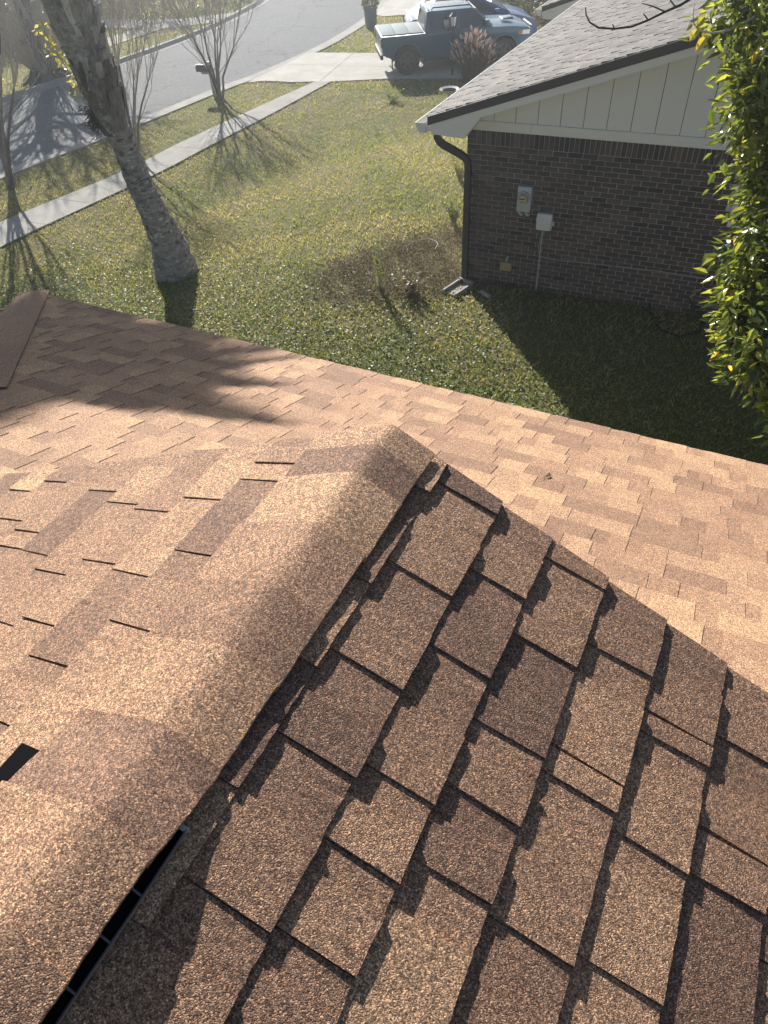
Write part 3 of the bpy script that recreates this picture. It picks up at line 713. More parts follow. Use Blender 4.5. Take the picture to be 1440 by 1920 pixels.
# boxed eave return beside the gable
mb = MB(); zb = RZ(-.6) - .215
mb.prism([(-.60, zb - .02), (-.12, zb - .045), (.10, RZ(.10) - .207), (-.58, RZ(-.58) - .207)], -.398, -.03, 'y'); mb.build('eave_return', M['white'], nb)
mb = MB(); mb.hexa([hp(V((0, 0, 0))) * 0 + p for p in [RO + ED * .1 + V((.03, 0, -.22)), RO + ED * 12 + V((.03, 0, -.22)), RO + ED * 12 + V((.45, 0, -.22)), RO + ED * .1 + V((.45, 0, -.22)), RO + ED * .1 + V((.03, 0, -.1)), RO + ED * 12 + V((.03, 0, -.1)), RO + ED * 12 + V((.45, 0, -.1)), RO + ED * .1 + V((.45, 0, -.1))]]); mb.build('eave_soffit', M['white'], nb)
# gutter (open channel) and downspout
def gutter(parent, O, ylen):
    mb = MB(); prof = [(0, .0), (.0, -.13), (-.085, -.13), (-.13, -.05), (-.15, -.005), (-.138, -.005), (-.119, -.045), (-.08, -.12), (-.008, -.12), (-.008, 0)]
    n = len(prof); A = [O + V((x_, 0, z_)) for x_, z_ in prof]; B = [p + ED * ylen for p in A]
    mb.add(A + B, [(i, i + 1, n + i + 1, n + i) for i in range(n - 1)]); 
    mb.add([O + V((x_, 0, z_)) for x_, z_ in prof[:5]] + [O + ED * .006 + V((x_, 0, z_)) for x_, z_ in prof[:5]], [(0, 1, 2, 3, 4), (9, 8, 7, 6, 5), (4, 9, 5, 0)]); return mb.build('gutter', M['white'], parent)
gutter(nb, V((-.668, -.44, 2.40)), 12.2)
def rtube(mb, pts, w_, d_, rots=None):
    # rectangular pipe along points
    pts = [V(p) for p in pts]; base = len(mb.v); n = 4
    for i, p in enumerate(pts):
        t = (pts[min(i + 1, len(pts) - 1)] - pts[max(i - 1, 0)]).normalized(); a = V((0, 1, 0)); a = (a - t * a.dot(t)).normalized(); b = t.cross(a)
        for u, v_ in ((-1, -1), (1, -1), (1, 1), (-1, 1)): mb.v.append(tuple(p + a * u * d_ / 2 + b * v_ * w_ / 2))
    for i in range(len(pts) - 1):
        for k in range(n): mb.f.append((base + i * n + k, base + i * n + (k + 1) % n, base + (i + 1) * n + (k + 1) % n, base + (i + 1) * n + k)); mb.t.append(.5)
ds = MB(); rtube(ds, [(-.56, -.25, 2.30), (-.56, -.25, 2.17), (-.53, -.23, 2.11), (-.48, -.215, 2.07), (-.28, -.12, 1.94), (-.20, -.085, 1.88), (-.165, -.07, 1.82), (-.155, -.07, 1.72), (-.155, -.07, .12), (-.16, -.10, .05), (-.19, -.2, .03)], .085, .075)
do = ds.build('downspout', M['downpipe'], nb, smooth=30)
for z in (1.62, .95, .3):
    mb = MB(); mb.box((-.205, -.113, z), (-.10, -.002, z + .03)); mb.build('strap', M['downpipe'], do)
# window at the right of the wall
wn = MB()
wn.box((3.42, -.02, 1.975), (4.62, .04, 2.02)); wn.box((3.42, -.03, 1.315), (4.62, .04, 1.365)); wn.box((3.42, -.02, 1.365), (3.49, .04, 1.975)); wn.box((4.55, -.02, 1.365), (4.62, .04, 1.975)); wn.box((3.99, -.012, 1.365), (4.05, .03, 1.975))
wf = wn.build('window', M['white'], nb)
for a, b in ((3.49, 3.99), (4.05, 4.55)):
    mb = MB(); mb.box((a, .008, 1.365), (b, .014, 1.975)); mb.build('pane', M['glass'], wf)
# garage wing further back
WX, WY = -1.55, 11.35; WO = V((WX, WY - .35, 1.62))
pw = T(1008, 12, 2.4); WO = V((pw.x + .12, pw.y, pw.z + .0)); WX, WY = WO.x, WO.y + .35
wing = MB(); wing.box((WX + .45, WY, -1), (5, WY + 8, WO.z - .2)); wing.build('garage_wall', M['cream'], nb)
ZW = lambda x: WO.z + (x - WO.x) * SL
mb = MB(); mb.prism([(WX + .45, WO.z - .2), (5, WO.z - .2), (5, ZW(5) - .12), (WX + .45, ZW(WX + .45) - .12)], WY, WY + .05, 'y'); mb.build('garage_gable', M['cream'], nb)
roof_slope(nb, WO, 8.5, 5.8, 12, .2)
raked(WO.y - .03, WO.y + .0, WO.x, WO.x + 5.4, .004, .11, nb, 'drip_edge', M['darktrim'], ZW)
raked(WO.y - .015, WO.y + .02, WO.x + .02, WO.x + 5.4, .112, .22, nb, 'rake_board', M['white'], ZW)
mb = MB(); mb.prism([(WX + .03, WO.z - .26), (WX + .45, WO.z - .27), (WX + 1.1, ZW(WX + 1.1) - .22), (WX + .05, ZW(WX + .05) - .22)], WO.y - .005, WY, 'y'); mb.build('eave_return', M['white'], nb)
gutter(nb, WO + V((-.02, -.03, -.06)), 8.4)
mb = MB(); mb.box((WX + .42, WY + 1.5, -.8), (WX + .45, WY + 6.4, 1.25)); gd = mb.build('garage_door', M['white'], nb)

# things fixed to or standing by the brick wall
def roundbox(name, x0, x1, z0, z1, dpt, mat, parent, bev=.02):
    mb = MB(); mb.box((x0, -dpt, z0), (x1, .0, z1)); return mb.build(name, mat, parent, bevel=bev)
em = empty('electric_meter', (.70, 0, 1.39), label='grey electric meter box with round glass dial on the brick wall', cat='electric meter')
roundbox('box', -.10, .10, -.17, .18, .10, M['greyplastic'], em, .008)
mb = MB(); Mx = Matrix.Rotation(R_(90), 3, 'X')
mb.lathe([(.0, .0), (.088, .0), (.088, .035), (.078, .045), (.0, .045)], (0, -.10, .035), 24, Mx); mb.build('collar', M['greyplastic'], em, smooth=40)
mb = MB(); mb.lathe([(.072, 0), (.07, .05), (.06, .065), (0, .068)], (0, -.145, .035), 24, Mx); dl = mb.build('dial', M['dial'], em, smooth=50)
mb = MB(); mb.box((-.045, -.2155, .045), (.045, -.2135, .062)); mb.box((-.03, -.2155, .01), (.035, -.2135, .018)); mb.build('label', M['black'], dl)
for x0 in (-.07, .03):
    mb = MB(); mb.tube([(x0, -.05, -.17), (x0 + .01, -.055, -.20), (x0 + .035, -.06, -.225), (x0 + .06, -.05, -.22)], .02, 10); mb.build('conduit', M['greyplastic'], em, smooth=50)
cb = empty('utility_box', (1.018, 0, 1.10), label='pale rounded plastic utility box on bricks lower right of the meter', cat='utility box')
roundbox('cover', -.115, .115, -.125, .125, .095, M['paleplastic'], cb, .035)
mb = MB(); mb.box((-.13, -.03, -.03), (-.112, 0, .03)); mb.box((.112, -.03, -.06), (.14, 0, .0)); mb.build('latch', M['paleplastic'], cb)
mb = MB(); mb.tube([(1.0, -.02, .98), (1.0, -.02, -.06)], .011, 8); c_ = mb.build('conduit_pipe', M['cable'], None, smooth=60); tag(c_, 'thin pale vertical conduit running from utility box to the ground', 'conduit')
mb = MB(); mb.tube([(1.055, -.02, .98), (1.03, -.025, .93), (.985, -.03, .82), (.965, -.03, .72), (.985, -.03, .62), (1.0, -.035, .58), (1.08, -.02, .545), (1.3, -.012, .53), (1.9, -.012, .555), (2.7, -.012, .575), (3.42, -.012, .56)], .0055, 6)
c_ = mb.build('cable', M['cable'], None, smooth=60); tag(c_, 'thin white cable sagging sideways across the dark brick wall', 'cable')
yb = empty('junction_box', (.497, 0, .33), label='faded tan junction box low on the brick wall', cat='junction box')
roundbox('cover', -.09, .09, -.065, .07, .06, M['yellowbox'], yb, .012)
mb = MB(); mb.tube([(0, -.02, .07), (0, -.03, .13), (.03, -.03, .16)], .012, 8); mb.build('fitting', M['greyplastic'], yb, smooth=50)
fc = empty('hose_tap', (3.27, 0, .36), label='brass garden tap with black hose at the wall under the window', cat='tap')
mb = MB(); mb.tube([(0, 0, 0), (0, -.09, 0), (-.05, -.12, -.05)], [.016, .018, .014], 10); mb.build('spout', M['brass'], fc, smooth=40)
mb = MB(); mb.tube([(-.02, -.10, .04), (.07, -.10, .075)], .02, 8); mb.tube([(-.05, -.05, .0), (.05, -.05, .02)], .012, 8); mb.build('handle', M['brass'], fc, smooth=40)
mb = MB(); hpnts = [(3.22, -.13, .30), (3.30, -.14, .16), (3.40, -.16, .06), (3.48, -.2, .012), (3.45, -.5, .015), (3.2, -.72, .015), (2.95, -.62, .015), (2.82, -.38, .02), (2.74, -.2, .03), (2.70, -.08, .10)]
mb.tube([p for p in [V(h) for h in hpnts]], .015, 8); c_ = mb.build('garden_hose', M['hose'], None, smooth=60); tag(c_, 'black garden hose curling on the shaded ground from the wall tap', 'garden hose')
# splash block under the downspout
sb = empty('splash_block', (-.15, -.33, 0), R_(-18), label='pale concrete splash block under the foot of the dark downspout', cat='splash block')
mb = MB(); mb.box((-.12, -.25, .0), (.12, .18, .03)); mb.build('tray', M['splash'], sb)
for x0 in (-.13, .11):
    mb = MB(); mb.box((x0, -.27, .0), (x0 + .03, .18, .075)); mb.build('rim', M['splash'], sb)
mb = MB(); mb.box((-.13, .15, .0), (.14, .19, .09)); mb.build('rim', M['splash'], sb)
st = MB(); st.box((-.12, -.03, 0), (.12, .03, .025), M=Matrix.Translation((.30, -.42, .02)) @ Matrix.Rotation(R_(-35), 4, 'Z')); c_ = st.build('board_scrap', M['wood'], None); tag(c_, 'small weathered wood scrap lying in the shade near the downspout', 'wood scrap')

# ------------------------------------------------------------------ vegetation scatter
SWP = [(p.x, p.y) for p in swn] + [(p.x, p.y) for p in swf[::-1]]
CK = [(p.x, p.y) for p in offs(cn, -.30)] + [(p.x, p.y) for p in offs(cf, .30)[::-1]]
def free(x, y):
    bad = inpoly(x, y, SWP) | inpoly(x, y, CK) | inpoly(x, y, drive) | inpoly(x, y, updrive) | inpoly(x, y, acro)
    bad |= (x > -.22) & (y > -.02) & (y < 13) & (x < 9)
    return ~bad
def scatter(n, xr, yr, mask=None, margin=160):
    x = np.random.uniform(*xr, n); y = np.random.uniform(*yr, n); ok = free(x, y); z = tza(x, y)
    px, py, dz_ = proj(np.stack([x, y, z], 1)); ok &= (dz_ > .5) & (px > -margin) & (px < 1440 + margin) & (py > -margin) & (py < 900 + margin)
    if mask is not None: ok &= mask(x, y, px, py)
    return x[ok], y[ok], z[ok], px[ok], py[ok]
def blades(x, y, z, hgt, wid, lean=.5, tone=None):
    n = len(x); a = np.random.uniform(0, 2 * np.pi, n); b = np.random.uniform(0, 2 * np.pi, n); h = hgt * np.random.uniform(.5, 1.3, n); w_ = wid * np.random.uniform(.6, 1.4, n)
    dx, dy = np.cos(a) * w_ / 2, np.sin(a) * w_ / 2; l = lean * h * np.random.uniform(.2, 1.6, n)
    v = np.empty((n, 3, 3)); v[:, 0] = np.stack([x - dx, y - dy, z - .005], 1); v[:, 1] = np.stack([x + dx, y + dy, z - .005], 1); v[:, 2] = np.stack([x + np.cos(b) * l, y + np.sin(b) * l, z + h], 1)
    return v.reshape(-1, 3), np.arange(n * 3).reshape(-1, 3), np.random.rand(n) if tone is None else tone
def leaves_flat(x, y, z, size, tilt=.6, hgt=.05, asp=.7):
    n = len(x); a = np.random.uniform(0, 2 * np.pi, n); s = size * np.random.uniform(.5, 1.4, n)
    nx_ = np.random.normal(0, tilt, n); ny_ = np.random.normal(0, tilt, n)
    u = np.stack([np.cos(a), np.sin(a), -(nx_ * np.cos(a) + ny_ * np.sin(a))], 1); v_ = np.stack([-np.sin(a), np.cos(a), -(-nx_ * np.sin(a) + ny_ * np.cos(a))], 1)
    u /= np.linalg.norm(u, axis=1)[:, None]; v_ /= np.linalg.norm(v_, axis=1)[:, None]
    c = np.stack([x, y, z + np.random.uniform(.01, hgt, n)], 1)
    q = np.empty((n, 4, 3)); q[:, 0] = c - u * s[:, None] * .5; q[:, 2] = c + u * s[:, None] * .5; q[:, 1] = c + v_ * (s * asp * .5)[:, None]; q[:, 3] = c - v_ * (s * asp * .5)[:, None]
    return q.reshape(-1, 3), np.arange(n * 4).reshape(-1, 4), np.random.rand(n)
# masks given as areas of the yard
BED = [(-2.75, -.75), (-2.35, .35), (-1.9, 1.0), (-.9, 1.75), (-.35, 1.7), (-.3, .4), (-.3, -.35), (-.9, -.95), (-1.5, -1.3), (-2.3, -1.35)]
def nz(x, y, s, o=0): return np.array([noise.noise(V((a * s + o, b * s, o))) for a, b in zip(x, y)])
def coverd(x, y, px, py):     # ground cover grows thick towards our eave
    return (np.clip((-y + .3 - .12 * (x + 4)) / 2.6, 0, 1) * .95 + .04) > np.random.rand(len(x))
def nzq(x, y, o):       # cheap smooth wobble
    return np.sin(x * 4.1 + o) * np.cos(y * 3.7 + o * 1.7) * .6 + np.sin(x * 9.3 + y * 7.9 + o) * .4
def inbed(x, y): return inpoly(x + .18 * nzq(x, y, 0) + np.random.normal(0, .16, len(x)), y + .18 * nzq(x, y, 9) + np.random.normal(0, .16, len(x)), BED)
dn = lambda x, y: np.hypot(x - CAM[0], y - CAM[1])
x, y, z, px, py = scatter(260000, (-15, 6), (-6.8, 17), lambda x, y, px, py: (np.random.rand(len(x)) < np.clip(13 / dn(x, y), .15, 1)) & ~(inbed(x, y) & (np.random.rand(len(x)) < .78)))
v_, f_, t_ = blades(x, y, z, .060, .019, 1.3); npmesh('grass', v_, f_, t_, M['grass'], label='short mixed lawn grass with dry patches between the houses', cat='grass', kind='stuff')
x, y, z, px, py = scatter(150000, (-34, 3), (0, 40), lambda x, y, px, py: (py < 215) & ((x < -15) | (y > 12)))
v_, f_, t_ = blades(x, y, z, .085, .035, .9); npmesh('grass', v_, f_, t_, M['grass'], label='rough grass on the verges beyond the driveway and across the road', cat='grass', kind='stuff')
x, y, z, px, py = scatter(170000, (-9, 5), (-6.8, 3), lambda x, y, px, py: coverd(x, y, px, py) & (y < 1.5))
v_, f_, t_ = leaves_flat(x, y, z, .033, .5, .07, .8); npmesh('ground_cover', v_, f_, t_, M['cover'], label='glossy low weeds glinting in the sun beside the eave', cat='ground cover', kind='stuff')
x, y, z, px, py = scatter(30000, (-14, 0), (-4, 9), lambda x, y, px, py: np.random.rand(len(x)) < .30)
v_, f_, t_ = leaves_flat(x, y, z, .03, .5, .05, .6); npmesh('fallen_leaves', v_, f_, t_, M['mulch'], label='small dry leaves scattered over the lawn', cat='leaves', kind='stuff')
x, y, z, px, py = scatter(52000, (-3, 0), (-1.6, 2), lambda x, y, px, py: inbed(x, y) & (np.random.rand(len(x)) < .75 + .5 * nzq(x, y, 4)), 400)
v_, f_, t_ = leaves_flat(x, y, z, .04, .8, .09, .3); npmesh('leaf_litter', v_, f_, t_, M['mulch'], label='brown leaf litter bed beside the brick corner', cat='leaf litter', kind='stuff')
def stemplant(name, base, n, h, spread, leafsize, mat_l, mat_s, nl, label, cat, tr=(0, 1), group=None, leafasp=.45, hmin=.15):
    root = empty(name, base, label=label, cat=cat, group=group); rr = random.Random(hash((round(base[0], 2), round(base[1], 2))) % 9999 if False else int(abs(base[0] * 131 + base[1] * 17)))
    st_ = MB(); lf = MB()
    for i in range(n):
        a = rr.uniform(0, 2 * math.pi); r = rr.uniform(.1, 1) * spread; hh = h * rr.uniform(.55, 1.1)
        p0 = V((rr.uniform(-.04, .04), rr.uniform(-.04, .04), 0)); p2 = V((math.cos(a) * r, math.sin(a) * r, hh)); p1 = p0.lerp(p2, .5) + V((rr.uniform(-.05, .05), rr.uniform(-.05, .05), .06 * h))
        st_.tube([p0, p1, p2], [.006 + .003 * h, .005, .002], 5, rr.random())
        for k in range(nl):
            t = rr.uniform(hmin, 1); c = (p0 * (1 - t) ** 2 + p1 * 2 * t * (1 - t) + p2 * t * t)
            dr_ = V((rr.gauss(0, 1), rr.gauss(0, 1), rr.gauss(.1, .6))).normalized(); s_ = leafsize * rr.uniform(.6, 1.3); sd = dr_.cross(V((rr.gauss(0, 1), rr.gauss(0, 1), 1))).normalized() * s_ * leafasp / 2
            lf.add([c, c + dr_ * s_ * .5 + sd, c + dr_ * s_, c + dr_ * s_ * .5 - sd], [(0, 1, 2, 3)], rr.uniform(*tr))
    st_.build('stem', mat_s, root); lf.build('foliage', mat_l, root)
    return root
def gp(x, y): p = T(x, y); return (p.x, p.y, p.z)
stemplant('sapling', gp(714, 545), 7, .95, .26, .045, M['cover'], M['twig'], 34, 'slender leafy sapling standing in the brown leaf bed', 'sapling', (.3, 1))
stemplant('dry_bush', gp(770, 548), 46, .34, .40, .05, M['dryleaf'], M['twig'], 16, 'low dry brown bush in the leaf bed near the downspout', 'bush', (0, .8))
stemplant('weed_clump', gp(850, 420), 22, .5, .3, .05, M['cover'], M['twig'], 22, 'green weed clump growing against the brick corner', 'weed', (.3, 1))
stemplant('weed_clump', gp(862, 340), 22, .6, .3, .06, M['yellowleaf'], M['twig'], 14, 'yellowing weed clump behind the downspout bend', 'weed', (.0, .8))
stemplant('weed_clump', gp(735, 190), 24, .25, .5, .06, M['cover'], M['twig'], 16, 'low green weed patch in the lawn left of the birdbath', 'weed', (.3, 1))
mb = MB(); hs = [V(T(*a)) + V((0, 0, .05 + .05 * i)) for i, a in enumerate([(760, 468), (785, 460), (805, 463), (818, 474), (821, 485), (815, 500)])]
mb.tube([p for p in hs], .0055, 8); c_ = mb.build('irrigation_tube', M['walk'], None, smooth=60); tag(c_, 'pale plastic tube arching out of the leaf bed', 'tube')

# ------------------------------------------------------------------ palm
pb = V(T(333, 514)); axis = [HZ(pb, *a) for a in [(335, 528), (330, 505), (316, 455), (290, 400), (262, 345), (236, 280), (214, 232), (190, 175), (166, 110), (146, 55), (126, 0)]]
wpx = [82, 80, 64, 52, 47, 45, 50, 62, 72, 82, 90]
palm = empty('palm_tree', pb, label='leaning palm with rough trunk and old leaf bases in the front yard', cat='palm tree')
def depth(P): return (np.array(P) - CAM) @ CR[2]
dirp = (axis[-1] - axis[-4]).normalized()
ax2 = axis + [V((-6.02, -.86, 4.6)), V((-6.08, -.92, 5.6)), V((-6.1, -.95, 6.6))]
rad = [w_ * depth(p) / FPX / 2 for w_, p in zip(wpx, axis)]; rad += [rad[-1] * .95, rad[-1] * .7, rad[-1] * .4]
cen, rr_ = [], []
for i in range(len(ax2) - 1):
    for k in range(6): t = k / 6; cen.append(ax2[i].lerp(ax2[i + 1], t) - pb); rr_.append(rad[i] + (rad[i + 1] - rad[i]) * t)
mb = MB(); nn = 28; base = 0
for i, (c, r) in enumerate(zip(cen, rr_)):
    rag = .10 if r > .2 and i < 20 else .045
    for k in range(nn):
        t = 2 * math.pi * k / nn; q = r * (1 + rag * noise.noise(V((math.cos(t) * 3, math.sin(t) * 3, i * 1.3))) + .035 * ((i % 3) - 1))
        if i > 60: q *= .85
        mb.v.append((c.x + q * math.cos(t), c.y + q * math.sin(t), c.z))
for i in range(len(cen) - 1):
    for k in range(nn): mb.f.append((i * nn + k, i * nn + (k + 1) % nn, (i + 1) * nn + (k + 1) % nn, (i + 1) * nn + k)); mb.t.append(.5)
mb.build('trunk', M['palmbark'], palm, smooth=50)
pr = random.Random(11)
# short frayed stubs low down, long criss-crossed boots higher up
stub = MB()
for i in range(900):
    u = pr.uniform(0, 44) ; j = int(u); c = cen[j].lerp(cen[j + 1], u - j); r = rr_[j]; t = pr.uniform(0, 2 * math.pi); o = V((math.cos(t), math.sin(t), 0)); sd = V((-o.y, o.x, 0))
    w_ = pr.uniform(.025, .06); l = pr.uniform(.015, .045); p = c + o * r * .97
    stub.add([p - sd * w_, p + sd * w_, p + sd * w_ * .5 + o * l * .55 + V((0, 0, l)), p - sd * w_ * .6 + o * l * .5 + V((0, 0, l * 1.1)), p - V((0, 0, .02)) + o * .012], [(0, 1, 2, 3), (0, 4, 1)], pr.choice([.1, .3, .5, .8, 1.0]))
stub.build('leaf_scars', M['boot'], palm, kind='stuff')
for i in range(200):
    u = pr.uniform(38, 74) if i > 30 else pr.uniform(34, 44); j = min(int(u), len(cen) - 2); c = cen[j].lerp(cen[j + 1], u - j); r = rr_[j]; t = pr.uniform(0, 2 * math.pi)
    o = V((math.cos(t), math.sin(t), 0)); sd = V((-o.y, o.x, 0)); twist = sd * pr.uniform(-.18, .18); l = pr.uniform(.22, .5); w0, w1 = pr.uniform(.08, .12), pr.uniform(.035, .055)
    p0 = c + o * r * .9; p1 = p0 + V((0, 0, l * .6)) + twist * .6 + o * .035; p2 = p0 + V((0, 0, l)) + twist + o * pr.uniform(.03, .09)
    mb = MB(); a = []
    for p, w_, th in ((p0, w0, .035), (p1, (w0 + w1) / 2, .025), (p2, w1, .015)): a += [p - sd * w_, p + sd * w_, p + sd * w_ * .6 + o * th, p - sd * w_ * .6 + o * th]
    mb.add(a, [(0, 1, 2, 3)[::-1], (8, 9, 10, 11)] + [(q + k, q + (k + 1) % 4, q + 4 + (k + 1) % 4, q + 4 + k) for q in (0, 4) for k in range(4)], pr.uniform(0, .35) if u < 43 else pr.uniform(.25, .9)); mb.build('old_leaf_base', M['boot'], palm)
# frayed fibre tuft on the left side below the boots
tf = MB(); tc = HZ(pb, 178, 228) - pb
for i in range(260):
    p = tc + V((pr.gauss(0, .05), pr.gauss(0, .05), pr.gauss(.05, .1))); q = p + V((pr.gauss(-.03, .04), pr.gauss(-.02, .04), pr.uniform(-.12, .02))); tf.tube([p, q], [.007, .002], 3, pr.random(), False)
tf.build('fibre_tuft', M['darktwig'], palm, kind='stuff')
# crown above the picture
top = ax2[-1] - pb + V((0, 0, .1))
for i in range(46):
    a = i * 2.399; el = pr.uniform(-.6, 1.1); ln = pr.uniform(1.6, 2.55); pts = []
    for k in range(9):
        t = k / 8; r = ln * t; drop = -.75 * t * t * ln * .75; pts.append(top + V((math.cos(a) * math.cos(el) * r, math.sin(a) * math.cos(el) * r, math.sin(el) * r + drop)))
    mb = MB(); mb.tube(pts, [.025 * (1 - k / 10) for k in range(9)], 5, .3)
    for k in range(1, 9):
        d_ = (pts[k] - pts[k - 1]).normalized(); sd = d_.cross(V((0, 0, 1))).normalized()
        for m_ in range(9):
            p = pts[k - 1].lerp(pts[k], m_ / 9)
            for sg in (1, -1):
                l = .5 * math.sin(math.pi * min(.98, (k - 1 + m_ / 9) / 8 + .08)) + .08; q = p + (sd * sg + d_ * .55 + V((0, 0, -.35))).normalized() * l
                mb.add([p - d_ * .02, p + d_ * .02, q], [(0, 1, 2)], pr.random())
    mb.build('frond', M['frond'], palm)
# yellow climber leaves beside the palm
vine = empty('climbing_vine', pb, label='yellow green climbing vine hanging on the left side of the palm', cat='vine')
vm_, vl = MB(), MB(); vp = [HZ(pb, x, y) - pb for x, y in [(150, 175), (146, 155), (132, 140), (120, 120), (108, 100), (96, 80), (84, 60), (80, 40)]]
vm_.tube(vp, .008, 5); vm_.build('stem', M['twig'], vine)
for i in range(150):
    k = pr.random() ** 1.3 * 6.9; j = int(k); c = vp[j].lerp(vp[j + 1], k - j) + V((pr.gauss(0, .07), pr.gauss(0, .07), pr.gauss(0, .05))); d_ = V((pr.gauss(0, 1), pr.gauss(0, 1), pr.gauss(-.9, .5))).normalized(); s_ = pr.uniform(.035, .10); sd = d_.cross(V((pr.gauss(0, 1), pr.gauss(0, 1), pr.gauss(0, 1)))).normalized() * s_ * .28
    mb = MB(); mb.add([c, c + d_ * s_ * .45 + sd, c + d_ * s_, c + d_ * s_ * .45 - sd], [(0, 1, 2, 3)], pr.random()); mb.build('leaf', M['yellowleaf'], vine)

# ------------------------------------------------------------------ bare trees
def branchy(mb, p, d, ln, r, lvl, rr, tone=.5, up=.12, split=3, spread=.5, minr=.0035):
    n = 4; pts = [p]; q = p; dd = d.copy()
    for k in range(n):
        dd = (dd + V((rr.gauss(0, .07), rr.gauss(0, .07), rr.gauss(up * .4, .05)))).normalized(); q = q + dd * ln / n; pts.append(q)
    mb.tube(pts, [max(minr * .7, r * (1 - .42 * k / n)) for k in range(n + 1)], 6 if r > .015 else (4 if r > .006 else 3), tone, False)
    if lvl <= 0: return
    for i in range(split):
        k = rr.randint(2, 4) if i else 4; ndir = (dd + V((rr.gauss(0, spread), rr.gauss(0, spread), rr.gauss(.05, spread * .6)))).normalized()
        branchy(mb, pts[k], ndir, ln * rr.uniform(.55, .85), max(minr, r * .55), lvl - 1, rr, tone, up, split, spread, minr)
def crape(px_, py_, stems, label, seed, h=3.4, top_dx=0, knob=True, bark='bark', rs=.033, lv=3):
    b = V(T(px_, py_)); root = empty('crape_myrtle', b, label=label, cat='tree'); rr = random.Random(seed)
    tw = MB()
    for (tx, ty) in stems:           # each stem passes through a picture point at the tree's distance
        tip = HZ(b, tx, ty) - b; tip = tip + V((rr.uniform(-.25, .25), rr.uniform(-.25, .25), 0)); mid = tip * .45 * V((1, 1, 1)).x; mid = V((tip.x * .32, tip.y * .32, tip.z * .45)); p0 = V((rr.uniform(-.07, .07), rr.uniform(-.07, .07), -.03))
        pts = [p0, p0.lerp(mid, .5) + V((rr.gauss(0, .02), rr.gauss(0, .02), 0)), mid, mid.lerp(tip, .5) + V((rr.gauss(0, .02), rr.gauss(0, .02), 0)), tip]
        r = rs * rr.uniform(.8, 1.2); mb = MB(); mb.tube(pts, [r * 1.25, r, r * .85, r * .72, r * .55], 9, rr.random(), False); mb.build('trunk', M[bark], root, smooth=60)
        d_ = (tip - mid).normalized(); rem = max(.5, h - tip.z)
        for k in range(4): branchy(tw, tip, (d_ + V((rr.gauss(0, .25), rr.gauss(0, .25), .1))).normalized(), rem * .5, r * .42, lv, rr, .5, .15, 3, .28)
        for k in range(2): branchy(tw, pts[3 if k < 1 else 2], (d_ + V((rr.gauss(0, .4), rr.gauss(0, .4), .1))).normalized(), rem * .4, r * .3, lv - 1, rr, .5, .15, 3, .3)
    tw.build('twigs', M['twig'], root); return root
crape(412, 187, [(372, 80), (388, 75), (398, 65), (410, 60), (355, 72), (420, 92), (404, 85), (392, 110)], 'bare crape myrtle with pale stems rising behind the mailbox', 21, 3.6)
crape(257, 291, [(222, 150), (235, 140), (246, 150), (262, 160), (210, 130), (240, 120)], 'bare crape myrtle partly hidden behind the palm trunk', 22, 3.8)
crape(22, 345, [(0, 170), (8, 150), (-20, 130), (-45, 200), (6, 60), (-12, 90)], 'bare crape myrtle at the left edge casting shadow over the sidewalk', 23, 4.2, rs=.05)
# big tree across the road
bt = V(T(92, 150)); root = empty('large_tree', bt, label='large grey tree across the road with shadow fanning over the asphalt', cat='tree')
tp = [HZ(bt, *a) - bt for a in [(92, 156), (88, 128), (78, 100), (62, 62), (48, 25), (34, -20), (20, -70), (10, -130)]]
mb = MB(); mb.tube(tp, [.5, .34, .26, .25, .27, .26, .2, .14], 14, .5); mb.build('trunk', M['bark'], root, smooth=60)
rr = random.Random(31); mb = MB()
for i in range(16):
    a = rr.uniform(0, 2 * math.pi); mb.tube([V((math.cos(a) * .25, math.sin(a) * .25, .4)), V((math.cos(a) * .6, math.sin(a) * .6, .12)), V((math.cos(a) * 1.0, math.sin(a) * 1.0, -.03))], [.16, .12, .05], 6)
mb.build('root_flare', M['darkbark'], root, smooth=60)
mb = MB()
for i in range(16):
    k = rr.uniform(3.2, 6.9); j = int(k); p = tp[j].lerp(tp[j + 1], k - j); a = rr.uniform(0, 2 * math.pi)
    branchy(mb, p, V((math.cos(a), math.sin(a), rr.uniform(.3, 1.1))).normalized(), rr.uniform(1.2, 1.9), .09, 4, rr, .5, .08, 3, .42, .012)
mb.build('crown', M['twig'], root)
mb = MB()
for i in range(90):
    a = rr.uniform(0, 2 * math.pi); branchy(mb, V((math.cos(a) * .2, math.sin(a) * .2, .1)), V((math.cos(a) * .9, math.sin(a) * .9, 1)).normalized(), rr.uniform(1.0, 1.9), .024, 2, rr, .5, .1, 3, .3, .008)
mb.build('suckers', M['twig'], root)
